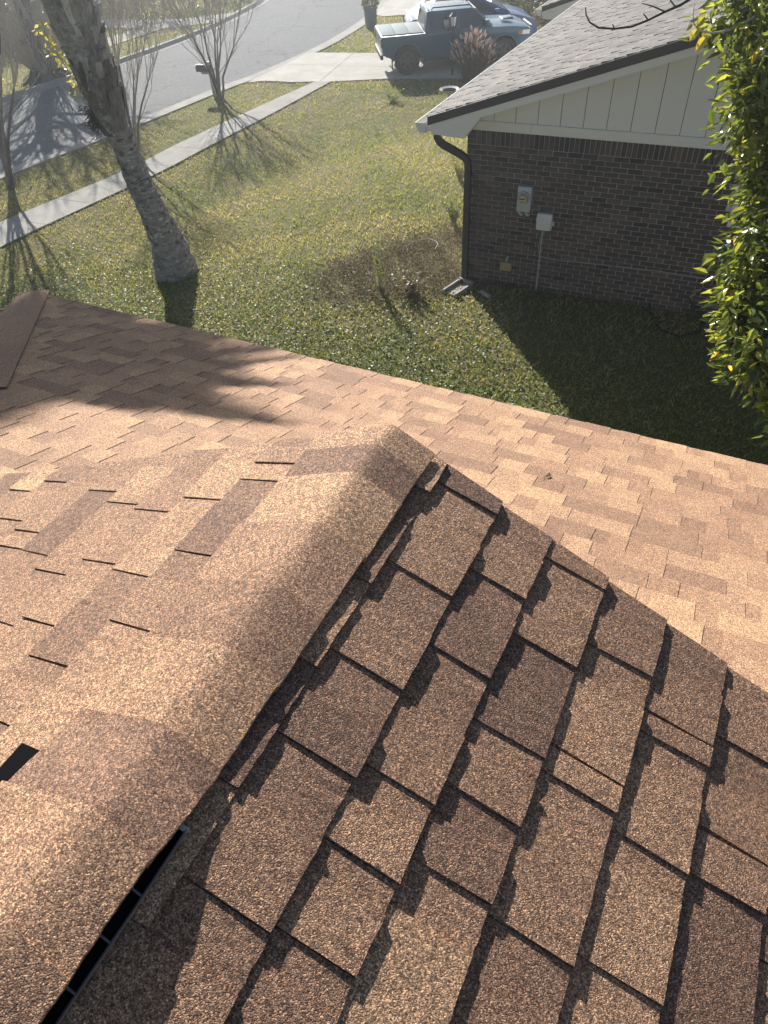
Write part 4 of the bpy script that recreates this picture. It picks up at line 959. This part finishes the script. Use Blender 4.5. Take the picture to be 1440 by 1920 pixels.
# shrubs across the road
def shrub(px_, py_, r, h, label, seed, leafy=1.0, mat='shrubleaf', twmat='twig', bare=14):
    b = V(T(px_, py_)); root = empty('shrub', b, label=label, cat='shrub', group='shrubs across the road'); rr = random.Random(seed); tw, lf = MB(), MB()
    for i in range(bare):
        a = rr.uniform(0, 2 * math.pi); branchy(tw, V((math.cos(a) * r * .3, math.sin(a) * r * .3, 0)), V((math.cos(a) * .7, math.sin(a) * .7, 1)).normalized(), h * .55, .02, 2, rr, .5, .05, 3, .5, .008)
    for i in range(int(2600 * leafy * r)):
        d_ = V((rr.gauss(0, 1), rr.gauss(0, 1), rr.gauss(0, 1))).normalized() * rr.random() ** .4; nr_ = noise.noise(d_ * 2.2 + V((seed, 0, 0)))
        c = V((d_.x * r, d_.y * r, h * .5 + d_.z * h * .5)) * (1 + .35 * nr_); s_ = rr.uniform(.03, .075); u = V((rr.gauss(0, 1), rr.gauss(0, 1), rr.gauss(0, 1))).normalized(); v2 = u.cross(V((rr.gauss(0, 1), rr.gauss(0, 1), rr.gauss(0, 1)))).normalized()
        lf.add([c - u * s_, c + v2 * s_ * .5, c + u * s_, c - v2 * s_ * .5], [(0, 1, 2, 3)], rr.random())
    tw.build('twigs', M[twmat], root)
    if leafy: lf.build('foliage', M[mat], root)
for i, (x_, y_, r, h, lb, lf_) in enumerate([(30, 88, 1.5, 1.6, 'dark twiggy shrub at the top left corner across the road', .8), (100, 62, 1.2, 1.5, 'dark shrub just right of the large leaning tree', .6),
    (235, 30, 1.6, 1.7, 'bare greyish shrub behind the middle crape myrtle', .35), (290, 42, 1.3, 1.5, 'bare tangled shrub beyond the far kerb at the middle', .3), (345, 20, 1.5, 1.7, 'bare shrub seen between the two crape myrtles', .35), (420, -2, 1.5, 1.6, 'bluish bare shrub at the top behind the right crape myrtle', .4),
    (170, 20, 1.6, 2.0, 'tall dark shrub hidden behind the palm boots', .8), (-20, 40, 2.0, 2.4, 'large dark shrub beyond the top left corner', .9), (10, 60, 1.5, 1.9, 'dense dusty shrub at the very left edge across the road', .9)]):
    shrub(x_, y_, r, h, lb, 50 + i, lf_)

# ------------------------------------------------------------------ mailbox, pot, lamp, birdbath, ornamental grass
b = V(T(404, 181)); mx = empty('mailbox', b, R_(8), label='grey mailbox on a pale wooden post by the kerb', cat='mailbox')
mb = MB(); mb.box((-.05, -.05, -.05), (.05, .05, .95)); mb.build('post', M['wood'], mx)
mb = MB(); mb.box((-.30, -.04, .62), (.03, .04, .68)); mb.build('bracket', M['wood'], mx)
mb = MB(); n = 10; prof = [(-.085, 0)] + [(-.085 * math.cos(math.pi * k / n), .10 + .085 * math.sin(math.pi * k / n)) for k in range(n + 1)] + [(.085, 0)]
mb.prism([(u, v2 + .69) for u, v2 in prof], -.44, .06, 'x'); mb.build('box', M['darktrim'], mx, smooth=40)
mb = MB(); mb.box((-.452, -.07, .70), (-.441, .07, .85)); mb.build('door', M['greyplastic'], mx); mb = MB(); mb.box((-.30, .087, .80), (-.27, .095, .92)); mb.build('flag', M['greyplastic'], mx)
b = V(T(696, 51)); pt = empty('planter_pot', b, label='tall blue grey pot with bushy plant at the driveway corner', cat='planter')
mb = MB(); mb.lathe([(0, 0), (.20, 0), (.225, .1), (.245, .45), (.25, .6), (.29, .61), (.29, .68), (.25, .68), (.23, .60), (0, .6)], (0, 0, 0), 24); mb.build('pot', M['potmat'], pt, smooth=40)
rr = random.Random(41); lf = MB()
for i in range(420):
    a = rr.uniform(0, 2 * math.pi); r = rr.random() ** .5 * .3; c = V((math.cos(a) * r, math.sin(a) * r, .66 + rr.uniform(0, .32) * (1.1 - r))); d_ = V((math.cos(a) * .6, math.sin(a) * .6, rr.uniform(.2, 1.2))).normalized(); s_ = rr.uniform(.07, .16); sd = d_.cross(V((rr.gauss(0, 1), rr.gauss(0, 1), .3))).normalized() * s_ * .15
    lf.add([c, c + d_ * s_ * .5 + sd, c + d_ * s_, c + d_ * s_ * .5 - sd], [(0, 1, 2, 3)], rr.random())
lf.build('foliage', M['shrubleaf'], pt)
b = V(T(848, 143)); lp = empty('lamp_post', b, label='black garden lamp post with glass lantern in front of the truck', cat='lamp post')
mb = MB(); mb.tube([(0, 0, 0), (0, 0, 1.32)], .024, 10); mb.tube([(0, 0, 0), (0, 0, .2)], .04, 10); mb.tube([(-.12, 0, 1.12), (.12, 0, 1.12)], .01, 6); mb.build('pole', M['black'], lp, smooth=50)
mb = MB(); mb.lathe([(.03, 1.30), (.075, 1.33), (.075, 1.34)], (0, 0, 0), 6); mb.lathe([(.125, 1.585), (.08, 1.63), (.03, 1.68), (.012, 1.74), (0, 1.76)], (0, 0, 0), 6)
for k in range(6): a = k * math.pi / 3; mb.tube([(.072 * math.cos(a), .072 * math.sin(a), 1.34), (.11 * math.cos(a), .11 * math.sin(a), 1.59)], .007, 4)
mb.build('lantern_frame', M['black'], lp)
mb = MB(); mb.lathe([(.066, 1.34), (.104, 1.585)], (0, 0, 0), 6); mb.build('lantern_glass', M['lens'], lp)
b = V(T(842, 200)); bb = empty('birdbath', b, label='pale stone birdbath in the lawn by the roof edge', cat='birdbath')
mb = MB(); mb.lathe([(0, 0), (.16, 0), (.14, .05), (.06, .10), (.05, .3), (.08, .36), (.12, .38)], (0, 0, 0), 20); mb.build('pedestal', M['stone'], bb, smooth=40)
mb = MB(); mb.lathe([(0, .37), (.15, .385), (.26, .43), (.285, .45), (.28, .46), (.24, .445), (.13, .41), (0, .405)], (0, 0, 0), 26); mb.build('basin', M['stone'], bb, smooth=40)
mb = MB(); mb.lathe([(0, .432), (.20, .432)], (0, 0, 0), 26); mb.build('water', M['glass'], bb)
b = V(T(885, 152)); og = empty('ornamental_grass', b, label='dry ornamental grass clump with pale plumes beside the truck', cat='ornamental grass')
rr = random.Random(42); bl, pl_ = MB(), MB()
for i in range(900):
    a = rr.uniform(0, 2 * math.pi); o = V((math.cos(a), math.sin(a), 0)); r = rr.uniform(.1, .75); hh = rr.uniform(.6, 1.25) * (1.15 - r * .4); p0 = o * rr.uniform(0, .28) + V((0, 0, 0)); p1 = p0 + o * r * .35 + V((0, 0, hh * .8)); p2 = p0 + o * r * .9 + V((0, 0, hh * rr.uniform(.75, 1.0))); sd = V((-o.y, o.x, 0)) * .007
    bl.add([p0 - sd, p0 + sd, p1 + sd, p1 - sd, p2], [(0, 1, 2, 3), (3, 2, 4)], rr.random())
for i in range(210):
    a = rr.uniform(0, 2 * math.pi); o = V((math.cos(a), math.sin(a), 0)); r = rr.uniform(.05, .85); p0 = o * r * .3; p1 = o * r * .75 + V((0, 0, rr.uniform(.95, 1.4) - r * .5)); dv = (p1 - p0).normalized()
    bl.tube([p0, p1], [.004, .003], 3, rr.random(), False); q = p1 + (dv + o * .3).normalized() * rr.uniform(.1, .17)
    pl_.tube([p1, p1.lerp(q, .4), q], [.006, rr.uniform(.016, .028), .005], 5, rr.random(), False)
bl.build('blades', M['drygrass'], og); pl_.build('plumes', M['plume'], og)
for i, (x_, y_, lb) in enumerate([(1035, 52, 'pale dry bush under the garage eave'), (1078, 50, 'pale dry bush against the garage wall')]):
    shrub(x_, y_, .75, .75, lb, 80 + i, 1.6, 'dryleaf', 'twig', 10)
shrub(985, 30, 1.0, .8, 'dark leafless bush beyond the blue car', 85, .5, 'shrubleaf', 'darktwig', 16)

# ------------------------------------------------------------------ vehicles
def split_sides(parent, spec):
    for name, xcut in spec:
        for o in [c for c in parent.children if c.name.split('.')[0] == name]:
            me = o.data; bm = bmesh.new(); bm.from_mesh(me); seen = set(); groups = {}
            for f0 in bm.faces:
                if f0.index in seen: continue
                st, isl = [f0], []; seen.add(f0.index)
                while st:
                    f = st.pop(); isl.append(f.index)
                    for vv in f.verts:
                        for g in vv.link_faces:
                            if g.index not in seen: seen.add(g.index); st.append(g)
                bm.faces.ensure_lookup_table(); c = sum((bm.faces[i].calc_center_median() for i in isl), V()) / len(isl)
                groups.setdefault((c.y > 0, xcut is not None and c.x > xcut), set()).update(isl)
            bm.free(); keys = list(groups)
            for k in keys:
                b2 = bmesh.new(); b2.from_mesh(me); b2.faces.ensure_lookup_table()
                bmesh.ops.delete(b2, geom=[f for f in b2.faces if f.index not in groups[k]], context='FACES'); m2 = bpy.data.meshes.new(name); b2.to_mesh(m2); b2.free()
                for mt_ in me.materials: m2.materials.append(mt_)
                o2_ = bpy.data.objects.new(name, m2); COL.objects.link(o2_); o2_.parent = parent
            bpy.data.objects.remove(o)
def wheel(parent, x, y, r, wdt, side):
    Mx = Matrix.Rotation(R_(90), 3, 'X'); c = (x, y, r)
    mb = MB(); mb.lathe([(r * .62, -wdt / 2), (r * .93, -wdt / 2), (r, -wdt / 2 + .03), (r, wdt / 2 - .03), (r * .93, wdt / 2), (r * .62, wdt / 2), (r * .62, -wdt / 2)], c, 28, Mx); ty = mb.build('wheel', M['rubber'], parent, smooth=35)
    mb = MB(); s = side; yy = -s * (wdt / 2 - .025)
    for k in range(6):
        a = k * math.pi / 3; R3 = Matrix.Translation(V(c)) @ Matrix.Rotation(R_(90), 4, 'X') @ Matrix.Rotation(a, 4, 'Z'); mb.box((.02, -.035, yy - .015), (r * .62, .035, yy + .015), M=R3)
    mb.lathe([(r * .55, yy - .03), (r * .63, yy - .03), (r * .63, yy + .03), (r * .55, yy + .03), (r * .55, yy - .03)], c, 24, Mx); mb.lathe([(0, yy + .02 * -s), (.06, yy + .02 * -s), (.06, yy)], c, 12, Mx)
    mb.build('rim', M['rimmetal'], ty, smooth=40)
    mb = MB(); mb.lathe([(0, 0), (r * .6, 0)], c, 20, Mx); mb.build('hub_backing', M['black'], ty)
def arcpts(cx, r, z0, n=12, rev=False):
    p = [(cx + r * math.cos(math.pi * k / n), z0 + r * math.sin(math.pi * k / n)) for k in range(n + 1)]; return p
def bodyshell(name, poly, hw, mat, parent, bev=.05):
    mb = MB(); mb.prism(poly, -hw, hw, 'y'); return mb.build(name, mat, parent, bevel=bev)
def frus(mb, x0, x1, z0, X0, X1, z1, w0, w1, tone=.5):
    mb.hexa([V((x0, -w0, z0)), V((x1, -w0, z0)), V((x1, w0, z0)), V((x0, w0, z0)), V((X0, -w1, z1)), V((X1, -w1, z1)), V((X1, w1, z1)), V((X0, w1, z1))], tone)
def sidepanel(mb, pts, w0, w1, z0, z1, off=.006, th=.01):
    for sg in (1, -1):
        q = []
        for (x, z) in pts: t = (z - z0) / (z1 - z0); q.append(V((x, sg * (w0 + (w1 - w0) * t + off), z)))
        n = len(q); q += [p - V((0, sg * th, 0)) for p in q]
        f = [tuple(range(n)), tuple(range(2 * n - 1, n - 1, -1))] + [(i, n + i, n + (i + 1) % n, (i + 1) % n) for i in range(n)]
        mb.add(q, f if sg > 0 else [a[::-1] for a in f])
def truck():
    t = empty('pickup_truck'); r = .41; RW, FW = 1.15, 4.38
    lo = [(.34, .62), (.30, 1.08), (.33, 1.13), (3.95, 1.14), (4.6, 1.12), (5.15, 1.06), (5.32, .98), (5.36, .62)] + [(4.88, .52)] + arcpts(FW, .47, .42)[0:] + [(3.85, .42), (1.7, .42)] + arcpts(RW, .47, .42) + [(.60, .50)]
    # order: bottom runs from the front to the rear
    bodyshell('body', lo, .90, M['truckpaint'], t, .045)
    mb = MB(); frus(mb, 1.74, 4.05, 1.12, 1.84, 3.34, 1.68, .86, .71); mb.build('cab', M['truckpaint'], t, bevel=.05)
    mb = MB(); sidepanel(mb, [(1.90, 1.17), (2.78, 1.17), (2.78, 1.60), (1.96, 1.60)], .86, .71, 1.12, 1.68); sidepanel(mb, [(2.90, 1.17), (3.86, 1.17), (3.43, 1.59), (2.90, 1.60)], .86, .71, 1.12, 1.68); mb.build('side_window', M['glass'], t)
    mb = MB(); mb.hexa([V((4.02, -.74, 1.175)), V((4.02, .74, 1.175)), V((4.0, .74, 1.165)), V((4.0, -.74, 1.165)), V((3.46, -.60, 1.65)), V((3.46, .60, 1.65)), V((3.43, .60, 1.63)), V((3.43, -.60, 1.63))]); mb.build('windscreen', M['glass'], t)
    mb = MB(); mb.hexa([V((1.75, -.62, 1.22)), V((1.75, .62, 1.22)), V((1.79, .62, 1.22)), V((1.79, -.62, 1.22)), V((1.82, -.58, 1.60)), V((1.82, .58, 1.60)), V((1.86, .58, 1.60)), V((1.86, -.58, 1.60))]); mb.build('rear_window', M['glass'], t)
    for k in range(3):
        mb = MB(); mb.box((.36 + k * .455, -.80, 1.132), (.805 + k * .455, .80, 1.155)); mb.build('bed_cover_panel', M['vinyl'], t, bevel=.008)
    mb = MB()
    for sg in (1, -1): mb.tube([(2.0, sg * .63, 1.69), (2.05, sg * .63, 1.75), (3.25, sg * .63, 1.75), (3.32, sg * .63, 1.69)], .02, 6)
    mb.build('roof_rail', M['black'], t, smooth=50)
    mb = MB(); mb.tube([(1.9, -.6, 1.68), (1.86, 0, 1.70), (1.9, .6, 1.68)], .03, 6); mb.build('rear_spoiler', M['truckpaint'], t, smooth=50)
    mb = MB(); mb.hexa([V((4.45, -.22, 1.185)), V((4.85, -.19, 1.16)), V((4.85, .19, 1.16)), V((4.45, .22, 1.185)), V((4.47, -.2, 1.21)), V((4.80, -.17, 1.235)), V((4.80, .17, 1.235)), V((4.47, .2, 1.21))]); sc_ = mb.build('hood_scoop', M['truckpaint'], t, bevel=.01)
    mb = MB(); mb.box((4.80, -.15, 1.175), (4.835, .15, 1.222)); mb.build('scoop_mouth', M['black'], sc_)
    mb = MB()
    for sg in (1, -1):
        mb.hexa([V((5.02, sg * .84, .86)), V((5.345, sg * .62, .86)), V((5.35, sg * .55, .86)), V((5.0, sg * .8, .86)), V((4.95, sg * .86, 1.0)), V((5.30, sg * .66, 1.0)), V((5.30, sg * .55, 1.0)), V((5.0, sg * .8, 1.0))])
        mb.box((4.98, sg * .905 - .008, .87), (5.22, sg * .905 + .008, .99))
    mb.build('headlight', M['lens'], t)
    mb = MB()
    for sg in (1, -1): mb.box((4.86, sg * .905 - .008, .88), (4.97, sg * .905 + .008, .97))
    mb.build('marker_light', M['amber'], t)
    mb = MB()
    for sg in (1, -1): mb.box((.295, sg * .83 - .06, .82), (.42, sg * .83 + .078, 1.06))
    mb.build('tail_light', M['red'], t)
    mb = MB(); mb.box((5.33, -.52, .66), (5.38, .52, 1.02)); mb.build('grille', M['black'], t)
    mb = MB()
    for z in (.66, 1.02): mb.box((5.375, -.5, z - .02), (5.40, .5, z + .02))
    for sg in (1, -1): mb.hexa([V((5.37, sg * .5, .64)), V((5.41, sg * .5, .64)), V((5.41, sg * .56, .84)), V((5.37, sg * .56, .84)), V((5.36, sg * .46, 1.04)), V((5.40, sg * .46, 1.04)), V((5.41, sg * .56, .86)), V((5.37, sg * .56, .86))])
    mb.build('grille_surround', M['chrome'], t)
    mb = MB(); mb.box((5.30, -.88, .42), (5.46, .88, .62)); mb.build('front_bumper', M['truckpaint'], t, bevel=.03)
    mb = MB()
    for sg in (1, -1): mb.box((5.2, sg * .84 - .07, .60), (5.42, sg * .84 + .07, .66)); mb.box((5.34, sg * .66 - .04, .6), (5.425, sg * .66 + .24 * sg - .04 * sg, .8))
    mb.build('fog_light_surround', M['chrome'], t)
    mb = MB(); mb.box((.27, -.84, .48), (.36, .84, .62)); mb.build('rear_bumper', M['rubber'], t, bevel=.02)
    mb = MB()
    for cx in (RW, FW):
        for sg in (1, -1): mb.tube([(x, sg * .905, z) for x, z in arcpts(cx, .49, .42)], .03, 6)
    mb.build('wheel_arch_trim', M['truckpaint'], t, smooth=50)
    mb = MB(); mb.box((.65, -.86, .45), (4.9, .86, .75)); mb.box((1.7, -.95, .36), (3.8, .95, .41)); mb.build('underbody', M['black'], t)
    mb = MB()
    for sg in (1, -1): mb.box((3.70, sg * .98 - .11, 1.22), (3.82, sg * .98 + .11, 1.38)); mb.box((3.72, sg * .88 - .06, 1.24), (3.80, sg * .88 + .06, 1.28))
    mb.build('mirror', M['truckpaint'], t, bevel=.02)
    mb = MB()
    for x0 in (2.05, 2.95):
        for sg in (1, -1): mb.box((x0, sg * .915 - .012, 1.05), (x0 + .16, sg * .915 + .012, 1.08))
    mb.build('door_handle', M['truckpaint'], t)
    mb = MB()
    for x0 in (1.80, 2.84, 3.84):
        for sg in (1, -1): mb.box((x0, sg * .901 - .003, .5), (x0 + .01, sg * .901 + .003, 1.17))
    mb.build('door_seam', M['black'], t)
    for x0 in (.66, 3.85):
        for sg in (1, -1):
            mb = MB(); mb.box((x0 - .02, sg * .80 - .12, .18), (x0, sg * .80 + .12, .46)); mb.build('mud_flap', M['rubber'], t)
    for x0, sg in ((RW, -1), (RW, 1), (FW, -1), (FW, 1)): wheel(t, x0, sg * .80, r, .26, sg)
    split_sides(t, [('side_window', 2.84), ('roof_rail', None), ('headlight', None), ('marker_light', None), ('tail_light', None), ('wheel_arch_trim', 2.8), ('mirror', None), ('door_handle', 2.6), ('fog_light_surround', None)])
    return t
def sedan(mat):
    t = empty('car'); RW, FW = .95, 3.62
    lo = [(.03, .5), (.0, .82), (.12, .98), (.8, 1.0), (3.45, .95), (3.9, .86), (4.3, .74), (4.47, .58), (4.48, .3)] + [(4.05, .24)] + arcpts(FW, .39, .30) + [(3.2, .2), (1.4, .2)] + arcpts(RW, .39, .30) + [(.5, .28)]
    bodyshell('body', lo, .87, mat, t, .06)
    mb = MB(); frus(mb, .25, 3.55, .96, .95, 2.45, 1.42, .82, .60); mb.build('cabin', mat, t, bevel=.06)
    mb = MB(); sidepanel(mb, [(.95, 1.02), (1.95, 1.02), (1.95, 1.345), (1.2, 1.34)], .82, .60, .96, 1.42); sidepanel(mb, [(2.03, 1.02), (3.10, 1.02), (2.48, 1.34), (2.03, 1.345)], .82, .60, .96, 1.42); mb.build('side_window', M['glass'], t)
    mb = MB(); mb.hexa([V((3.47, -.70, 1.0)), V((3.47, .70, 1.0)), V((3.44, .70, .99)), V((3.44, -.70, .99)), V((2.56, -.54, 1.385)), V((2.56, .54, 1.385)), V((2.52, .54, 1.37)), V((2.52, -.54, 1.37))]); mb.build('windscreen', M['glass'], t)
    mb = MB(); mb.hexa([V((.32, -.66, 1.0)), V((.32, .66, 1.0)), V((.36, .66, 1.0)), V((.36, -.66, 1.0)), V((.86, -.54, 1.37)), V((.86, .54, 1.37)), V((.9, .54, 1.37)), V((.9, -.54, 1.37))]); mb.build('rear_window', M['glass'], t)
    mb = MB(); mb.box((1.35, -.3, 1.418), (2.0, .3, 1.43)); mb.build('sunroof', M['glass'], t)
    mb = MB()
    for sg in (1, -1): mb.hexa([V((4.05, sg * .86, .62)), V((4.42, sg * .6, .60)), V((4.38, sg * .55, .60)), V((4.0, sg * .8, .62)), V((3.95, sg * .82, .80)), V((4.30, sg * .6, .745)), V((4.25, sg * .55, .745)), V((3.95, sg * .76, .80))])
    mb.build('headlight', M['lens'], t)
    mb = MB(); mb.box((4.44, -.45, .36), (4.495, .45, .58)); mb.build('grille', M['black'], t)
    mb = MB()
    for sg in (1, -1): mb.box((-.01, sg * .7 - .12, .74), (.1, sg * .7 + .12, .88))
    mb.build('tail_light', M['red'], t)
    mb = MB()
    for sg in (1, -1): mb.box((2.95, sg * .92 - .09, 1.0), (3.1, sg * .92 + .09, 1.12))
    mb.build('mirror', mat, t, bevel=.02)
    mb = MB(); mb.box((.6, -.83, .2), (4.0, .83, .5)); mb.build('underbody', M['black'], t)
    for x0, sg in ((RW, -1), (RW, 1), (FW, -1), (FW, 1)): wheel(t, x0, sg * .77, .32, .21, sg)
    split_sides(t, [('side_window', 2.0), ('headlight', None), ('tail_light', None), ('mirror', None)])
    return t
wr_, wf_ = V(T(768, 144)), V(T(928, 129)); ang = math.atan2(wf_.y - wr_.y, wf_.x - wr_.x)
TANG = ang
tr = truck(); dirx = V((math.cos(TANG), math.sin(TANG), 0)); diry = V((-dirx.y, dirx.x, 0)); SCL = 1.0
org = wr_ - dirx * 1.15 + diry * .93; tr.location = (org.x, org.y, tz(org.x, org.y) + .036); tr.rotation_euler = (0, 0, TANG); tr.scale = (.96, .96, .96)
tag(tr, 'slate blue pickup truck with bed cover and roof rails on the driveway', 'pickup truck')
cr = sedan(M['bluepaint']); o2 = org + diry * 2.55 + dirx * 1.55; cr.location = (o2.x, o2.y, GZ + .036); cr.rotation_euler = (0, 0, TANG - .03); cr.name = 'parked_car'
tag(cr, 'deep blue hatchback car parked beyond the pickup truck', 'car')
c3 = sedan(M['whitepaint']); w3 = V(T(965, 6)); o3 = w3 - dirx * .95 + diry * .8; c3.location = (o3.x, o3.y, GZ + .036); c3.rotation_euler = (0, 0, TANG); c3.name = 'parked_car'
tag(c3, 'car at the top edge with only its silver wheel showing', 'car')

# ------------------------------------------------------------------ broadleaf tree at the right
bt = DP(1620, 560, 6.2); tb = V((bt.x, bt.y, 0)); mt = empty('broadleaf_tree', tb, label='broadleaf tree with glossy yellow green leaves at the right edge', cat='tree')
rr = random.Random(77)
ctr = []    # foliage masses: picture column and depth of each, measured once
for (x_, y_, dep, r) in [(1375, 20, 5.4, .30), (1440, 60, 5.6, .42), (1415, 140, 5.3, .26), (1395, 215, 5.4, .24), (1430, 250, 5.5, .33), (1425, 330, 5.6, .22), (1445, 370, 5.7, .30), (1420, 425, 5.6, .24), (1388, 485, 5.5, .24), (1430, 500, 5.7, .34),
                         (1378, 545, 5.5, .22), (1385, 600, 5.4, .22), (1425, 610, 5.6, .32), (1375, 632, 5.5, .20), (1400, 668, 5.3, .24), (1440, 700, 5.5, .27), (1455, 745, 5.3, .16), (1462, 800, 5.2, .13), (1500, 150, 5.9, .6), (1510, 330, 6.0, .6), (1520, 500, 6.1, .6), (1510, 650, 5.9, .5), (1560, 60, 6.2, .8), (1620, 300, 6.6, .9), (1620, 520, 6.5, .85), (1640, -80, 6.8, 1.0), (1500, -60, 6.2, .6)]:
    ctr.append((DP(x_ + (14 if dep < 5.75 else 4), y_, dep) - tb, r))
trunk_top = sum((c for c, r in ctr[-6:]), V()) / 6
mb = MB(); mb.tube([V((0, 0, -.05)), V((.05, .02, 1.2)), trunk_top * .7, trunk_top], [.14, .11, .09, .06], 10); mb.build('trunk', M['darkbark'], mt, smooth=60)
mb = MB()
for c, r in ctr:
    s = V((.05, .02, 1.3)).lerp(trunk_top, min(1, max(0, (c.z - 1.3) / max(.5, trunk_top.z)))); m_ = s.lerp(c, .5) + V((0, 0, .12)); mb.tube([s, m_, c], [.035, .022, .01], 6, .5, False)
    for k in range(5): e = c + V((rr.gauss(0, 1), rr.gauss(0, 1), rr.gauss(0, 1))).normalized() * r * .95; mb.tube([c, c.lerp(e, .5) + V((0, 0, .02)), e], [.009, .006, .003], 4, .5, False)
mb.build('branches', M['darkbark'], mt)
leaves = []
for ci, (c, r) in enumerate(ctr):
    n = int((340 if ci < 18 else 300) * r / .3)
    for i in range(n):
        u = V((rr.gauss(0, 1), rr.gauss(0, 1), rr.gauss(0, 1))).normalized(); q = rr.random() ** .45; wob = 1 + .75 * noise.noise(u * 2.6 + c * 3)
        p = c + V((u.x, u.y, u.z * 1.15)) * r * q * wob; leaves.append((p, u, q, ci))
def leaf(mb, p, u, s_, tone, rr):
    d_ = (V((u.x, u.y, 0)) * .8 + V((rr.gauss(0, .7), rr.gauss(0, .7), rr.uniform(-1.1, .35)))).normalized(); sd = d_.cross(V((rr.gauss(0, .45), rr.gauss(0, .45), 1))).normalized(); up = sd.cross(d_); w_ = s_ * rr.uniform(.17, .24)
    b = [p, p + d_ * s_ * .3 + sd * w_ * .9 + up * .006, p + d_ * s_ * .62 + sd * w_ * .85, p + d_ * s_ - up * s_ * .10, p + d_ * s_ * .62 - sd * w_ * .85, p + d_ * s_ * .3 - sd * w_ * .9 + up * .006, p + d_ * s_ * .3 - up * .008, p + d_ * s_ * .62 - up * .010]
    mb.add(b, [(0, 1, 6), (1, 2, 7, 6), (2, 3, 7), (3, 4, 7), (7, 4, 5, 6), (5, 0, 6)], tone)
def vis(p):
    w_ = p + tb; x_, y_, z_ = proj(np.array([w_])); return z_[0] if (-20 < x_[0] < 1450 and -20 < y_[0] < 900) else 99
leaves = [(vis(p) - q * .6, p, u, q, ci) for p, u, q, ci in leaves]; leaves.sort(key=lambda t: t[0])
lf = MB()
for i, (dv, p, u, q, ci) in enumerate(leaves):
    tone = min(1, max(0, rr.gauss(.42, .17) + (.12 if q > .8 else 0))); 
    if rr.random() < .025: tone = rr.uniform(.9, 1)
    s_ = rr.uniform(.065, .135)
    if i < 300:
        mb = MB(); leaf(mb, p, u, s_, tone, rr); mb.build('leaf', M['magnolia'], mt)
    else: leaf(lf, p, u, s_, tone, rr)
lf.build('foliage', M['magnolia'], mt, kind='stuff')
# bare twigs reaching over the neighbouring roof
mb = MB(); tw = [DP(*a) - tb for a in [(1098, 14, 5.0), (1099, 28, 5.0), (1106, 42, 5.0), (1122, 52, 5.0), (1152, 54, 5.05), (1185, 50, 5.1), (1215, 38, 5.15), (1245, 23, 5.2), (1275, 10, 5.3), (1330, -25, 5.5), (1420, -60, 5.8), (1500, -60, 6.1)]]
mb.tube(tw, [.004, .005, .006, .0065, .007, .0075, .0085, .0095, .011, .014, .02, .03], 6, .5)
for a, b_, c_ in (((1267, 14), (1258, 2), (1252, -10)), ((1247, 22), (1225, 12), (1203, 6)), ((1215, 38), (1210, 30), (1206, 26)), ((1152, 54), (1150, 48), (1148, 46))): mb.tube([DP(*a, 5.2) - tb, DP(*b_, 5.2) - tb, DP(*c_, 5.2) - tb], [.006, .005, .003], 5)
mb.build('bare_branch', M['darktwig'], mt, smooth=60)
mb = MB(); mb.tube([DP(*a) - tb for a in [(1303, 4, 5.1), (1299, 25, 5.1), (1301, 45, 5.1), (1312, 57, 5.1), (1335, 62, 5.15), (1362, 58, 5.2), (1390, 45, 5.2), (1420, 28, 5.25), (1460, -5, 5.3)]], [.003, .004, .005, .006, .006, .0065, .007, .008, .01], 6)
mb.build('bare_branch', M['twig'], mt, smooth=60)
for (x_, y_, x2, y2, t) in [(1309, 52, 1293, 78, .95), (1326, 66, 1304, 97, .97), (1322, 30, 1304, 50, .86), (1330, 45, 1308, 52, .84), (1325, 20, 1310, 24, .85)]:
    mb = MB(); p = DP(x_, y_, 5.1) - tb; q = DP(x2, y2, 5.05) - tb; d_ = q - p; s_ = d_.length; d_.normalize(); sd = d_.cross(V(CR[2])).normalized() * s_ * .17; k = V(CR[2]) * .012
    mb.add([p, p + d_ * s_ * .35 + sd, p + d_ * s_ * .7 + sd * .8, q, p + d_ * s_ * .7 - sd * .8, p + d_ * s_ * .35 - sd, p + d_ * s_ * .35 + k, p + d_ * s_ * .7 + k], [(0, 1, 6), (1, 2, 7, 6), (2, 3, 7), (3, 4, 7), (7, 4, 5, 6), (5, 0, 6)], t); mb.build('leaf', M['magnolia'], mt)

# ------------------------------------------------------------------ hazy volume added to imitate lens glare towards the sun
m, n, o_ = newmat('veiling glare air'); pv = n.nodes.new('ShaderNodeVolumePrincipled'); pv.inputs['Color'].default_value = (.84, .92, 1, 1); pv.inputs['Density'].default_value = .0032; pv.inputs['Anisotropy'].default_value = .8
L(n, pv.outputs[0], o_.inputs['Volume'])
mb = MB(); mb.box((-110, -60, -2.0), (70, 120, 11)); hz = mb.build('glare_volume', m); hz['kind'] = 'stuff'

mb = MB(); q = PD.pix(1021, 897); P0 = PD.o + PD.d * q[0] + PD.a * q[1] + PD.n * .012
mb.add([tuple(P0), tuple(P0 + PD.d * .05 + PD.a * .012 + PD.n * .012), tuple(P0 + PD.d * .02 + PD.a * .03 + PD.n * .004), tuple(P0 - PD.d * .05 - PD.a * .01 + PD.n * .002)], [(0, 1, 2), (0, 2, 3)], .1)
o = mb.build('dry_leaf', M['mulch']); tag(o, 'curled dark dry leaf caught on the far tan roof slope', 'leaf')
